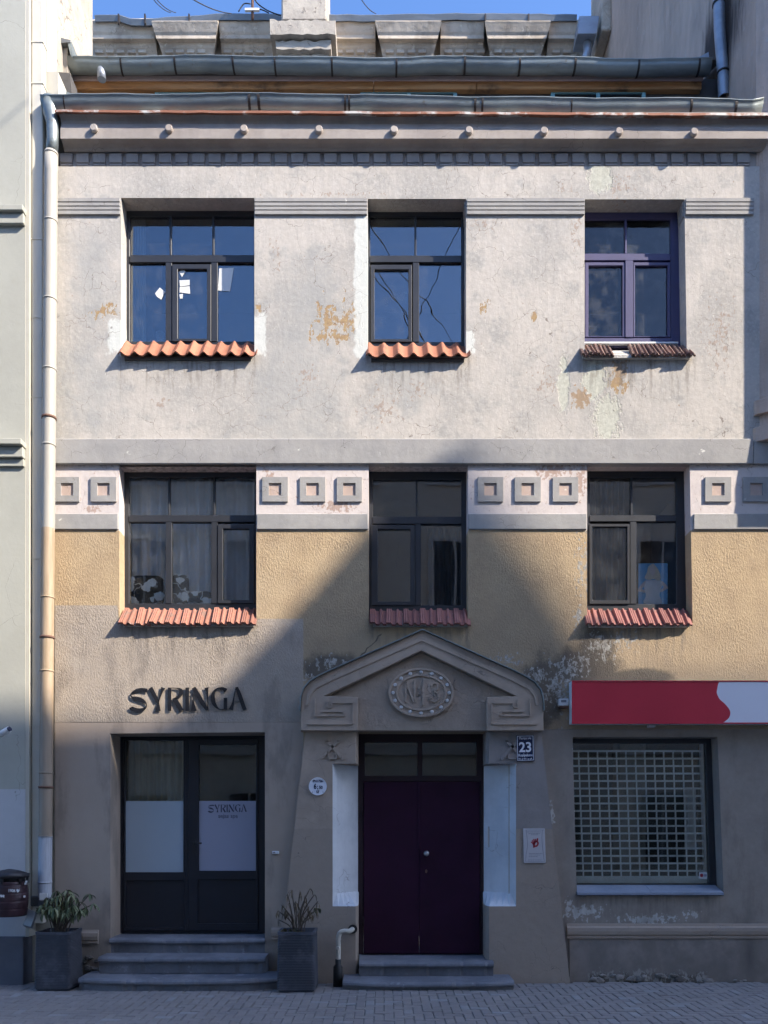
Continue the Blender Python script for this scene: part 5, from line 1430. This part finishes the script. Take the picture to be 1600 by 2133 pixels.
# left: rhododendron with hanging rolled leaves
t, xc_, yc_, H, hb = pl1
off = Vector((xc_, yc_, H - .06))
ra = thing('drooping_rhododendron', 'bushy green shrub with limp hanging leaves in the left planter', 'plant', off)
stems = MB(); tips = []
for i in range(46):
    a = rng.uniform(0, 2 * math.pi); r = rng.uniform(.0, .08)
    b = Vector((xc_ + r * math.cos(a), yc_ + r * math.sin(a), H - .07))
    q = math.sqrt(rng.uniform(.05, 1)); th_ = rng.uniform(0, 2 * math.pi)
    e_ = Vector((xc_ + .05 + .31 * q * math.cos(th_), yc_ - .02 + .24 * q * math.sin(th_), H + rng.uniform(.14, .30) + .20 * (1 - q * q)))
    if i == 0: e_ = Vector((xc_ + .42, yc_ - .05, H + .31))
    if i == 1: e_ = Vector((xc_ + .36, yc_ - .0, H + .42))
    mid_ = b.lerp(e_, .5) + Vector((rng.uniform(-.03, .03), rng.uniform(-.03, .03), .06))
    stems.tube(smoothpts([tuple(b), tuple(mid_), tuple(e_)], 4), [.006] * 8 + [.004], 5); tips.append(e_)
stems.build('stem', 'stem', ra)
base_ = Vector((xc_, yc_, H))
ntop = len(tips)
for e_ in list(tips): tips.append(base_.lerp(e_, rng.uniform(.62, .85)) + Vector((0, 0, .03)))
for ti_, e_ in enumerate(tips):
    for k in range(rng.randint(4, 6) if ti_ < ntop else 3):
        ya = rng.uniform(0, 2 * math.pi)
        add_leaf(ra, off, 'droop', e_ + Vector((0, 0, rng.uniform(-.01, .01))), ya, rng.uniform(.3, 1.05) if ti_ < ntop else rng.uniform(.0, .5), rng.uniform(.75, 1.2))
# right: almost bare shrub with dry curled leaves
t, xc_, yc_, H, hb = pl2
off = Vector((xc_, yc_, H - .06))
rb = thing('withered_shrub', 'nearly bare shrub with dry curled brown leaves in the planter between the doors', 'plant', off)
stems = MB(); tips = []
targets = [(-.18, .30), (-.12, .42), (-.06, .46), (-.21, .22), (-.23, .12), (.02, .44), (.10, .40), (.14, .48), (.12, .26), (.24, .34), (.22, .24), (.06, .20), (-.02, .33), (.17, .15), (-.14, .24), (.20, .42)]
for dxs, dz_ in targets:
    b = Vector((xc_ + dxs * .18 + rng.uniform(-.03, .03), yc_ + rng.uniform(-.06, .06), H - .07))
    e_ = Vector((xc_ + dxs, yc_ + rng.uniform(-.12, .12), H + dz_))
    mid_ = b.lerp(e_, .5) + Vector((-dxs * .25 + rng.uniform(-.02, .02), 0, .02))
    stems.tube(smoothpts([tuple(b), tuple(mid_), tuple(e_)], 5), [.0065] * 10 + [.004], 5); tips.append(e_)
    if rng.random() < .7:
        s0 = Vector(mid_); e2 = s0 + Vector((rng.uniform(-.08, .08), rng.uniform(-.05, .05), rng.uniform(.05, .14)))
        stems.tube([tuple(s0), tuple(e2)], .0035, 4); tips.append(e2)
stems.build('stem', 'stem', rb)
for e_ in tips:
    for k in range(rng.randint(2, 5)):
        add_leaf(rb, off, 'dry', e_ + Vector((rng.uniform(-.01, .01), 0, rng.uniform(-.02, .02))), rng.uniform(0, 6.28), rng.uniform(.0, .45), rng.uniform(.8, 1.3))
for k in range(7):
    add_leaf(rb, off, 'pale', (xc_ + .24, yc_ - .06, H + .26), rng.uniform(-1.4, 1.4), rng.uniform(.4, 1.3), 1.1)
for k in range(12):
    add_leaf(rb, off, 'pale', (xc_ - .08 + rng.uniform(-.08, .08), yc_ - .16, H + .03), rng.uniform(-1.2, 1.2), rng.uniform(.4, 1.2), rng.uniform(.7, 1.1))

# ---- things in and behind the windows
def cushion(u0, u1, v0, v1, y, label, th=.07):
    m = MB(); x0, x1, z0, z1 = X(u0, y), X(u1, y), Z(v1, y), Z(v0, y); L = []; n = 12
    for j in range(7):
        s_ = -1 + 2 * j / 6; kf = math.sqrt(max(0, 1 - s_ * s_)); k2 = .90 + .10 * kf
        row = []
        for i in range(28):
            a = 2 * math.pi * i / 28; c, s2 = math.cos(a), math.sin(a)
            e = .45; px_ = math.copysign(abs(c) ** e, c); pz_ = math.copysign(abs(s2) ** e, s2)
            row.append(((x0 + x1) / 2 + px_ * (x1 - x0) / 2 * k2, y + th * .5 * s_, (z0 + z1) / 2 + pz_ * (z1 - z0) / 2 * k2))
        L.append(row)
    m.loft(L)
    c = Vector(((x0 + x1) / 2, y, z0)); o = m.build('cushion', 'floral', smooth=True)
    tag(o, label, 'cushion', 'floral cushions'); return o
cushion(266, 343, 1199, 1262, .31, 'black and white floral cushion standing at the left in the window')
cushion(352, 394, 1197, 1262, .31, 'black and white floral cushion just right of the window post')
cushion(392, 442, 1232, 1262, .31, 'low black and white cushion lying right of the two upright ones')
po = thing('figure_poster', 'blue poster of a blond figure in a white top standing in the right window', 'poster', (X(1360, .3), .3, Z(1258, .3)))
y = .30
m = MB(); m.prism(XZ([(1330, 1258), (1391, 1258), (1391, 1173), (1330, 1173.5)], y), y, y + .006); m.build('sheet', 'poster_blue', po)
def shape(nm, mat, pts, d, sm=True):
    q_ = smoothpts(pts + [pts[0]], 3)[:-1] if sm else pts
    m = MB(); m.prism(XZ([tuple(p) for p in q_], y - d), y - d, y - d + .002); m.build(nm, mat, po)
shape('printed_top', 'poster_white', [(1346, 1209), (1376, 1209), (1378, 1224), (1374, 1240), (1378, 1257), (1342, 1257), (1346, 1240), (1342, 1224)], .003)
shape('printed_arm', 'poster_skin', [(1345, 1209), (1337, 1216), (1330.5, 1226), (1331, 1232), (1348, 1234), (1348, 1230), (1337, 1227), (1345, 1218)], .0025)
shape('printed_arm', 'poster_skin', [(1377, 1209), (1384, 1214), (1390.5, 1222), (1390.5, 1226), (1376, 1234), (1375, 1230), (1383, 1223), (1377, 1217)], .0025)
shape('printed_hair', 'poster_hair', [(1361, 1174), (1351, 1180), (1348, 1192), (1343, 1204), (1352, 1208), (1362, 1206), (1374, 1209), (1376, 1200), (1371, 1186)], .0045)
shape('printed_face', 'poster_skin', [(1360, 1178), (1354, 1184), (1355, 1194), (1360, 1199), (1365, 1193), (1365, 1184)], .007)
# notes taped to the upper left window
y = YU + .012
def note(label, shapes, yy_=None):
    t = thing('paper_note', label, 'note', (X(shapes[0][0][0], y), y, Z(shapes[0][0][1], y)), 'paper notes on the upper left window')
    for s_ in shapes:
        m = MB(); q_ = yy_ if yy_ is not None else y + .003
        m.prism(XZ(s_, q_), q_ - .0015, q_ + .0015); m.build('sheet', 'paper', t)
note('white diamond paper note on the left pane of the upper left window', [[(323, 611), (333, 599), (344, 608), (336, 624), (327, 618)]])
note('small white paper heart at the top of the narrow middle sash', [[(373, 566), (378, 562), (384, 563), (386, 566), (379, 577)]], YU + .008)
note('pair of white paper notes below the heart in the middle sash', [[(374, 584), (395, 583), (395, 594), (375, 597)], [(374.5, 598), (395, 596), (396, 612), (374, 609)], [(374, 613), (381, 612), (380, 622), (375, 622)]], YU + .008)
note('tilted large white sheet on the right pane of the upper left window', [[(457, 559), (487, 558), (479, 607), (454, 605)]], YU + .019)
pt = thing('window_sill_pot', 'small white pot on the sill behind the upper left window', 'pot', (X(335, .4), .4, Z(713, .4)))
m = MB(); c = (X(334, .4), .4); m.loft([[(c[0] + r * math.cos(2 * math.pi * k / 14), c[1] + r * math.sin(2 * math.pi * k / 14), Z(v, .4)) for k in range(14)] for r, v in ((.045, 716), (.055, 694), (.05, 694), (.045, 699))]); m.build('bowl', 'paper', pt)
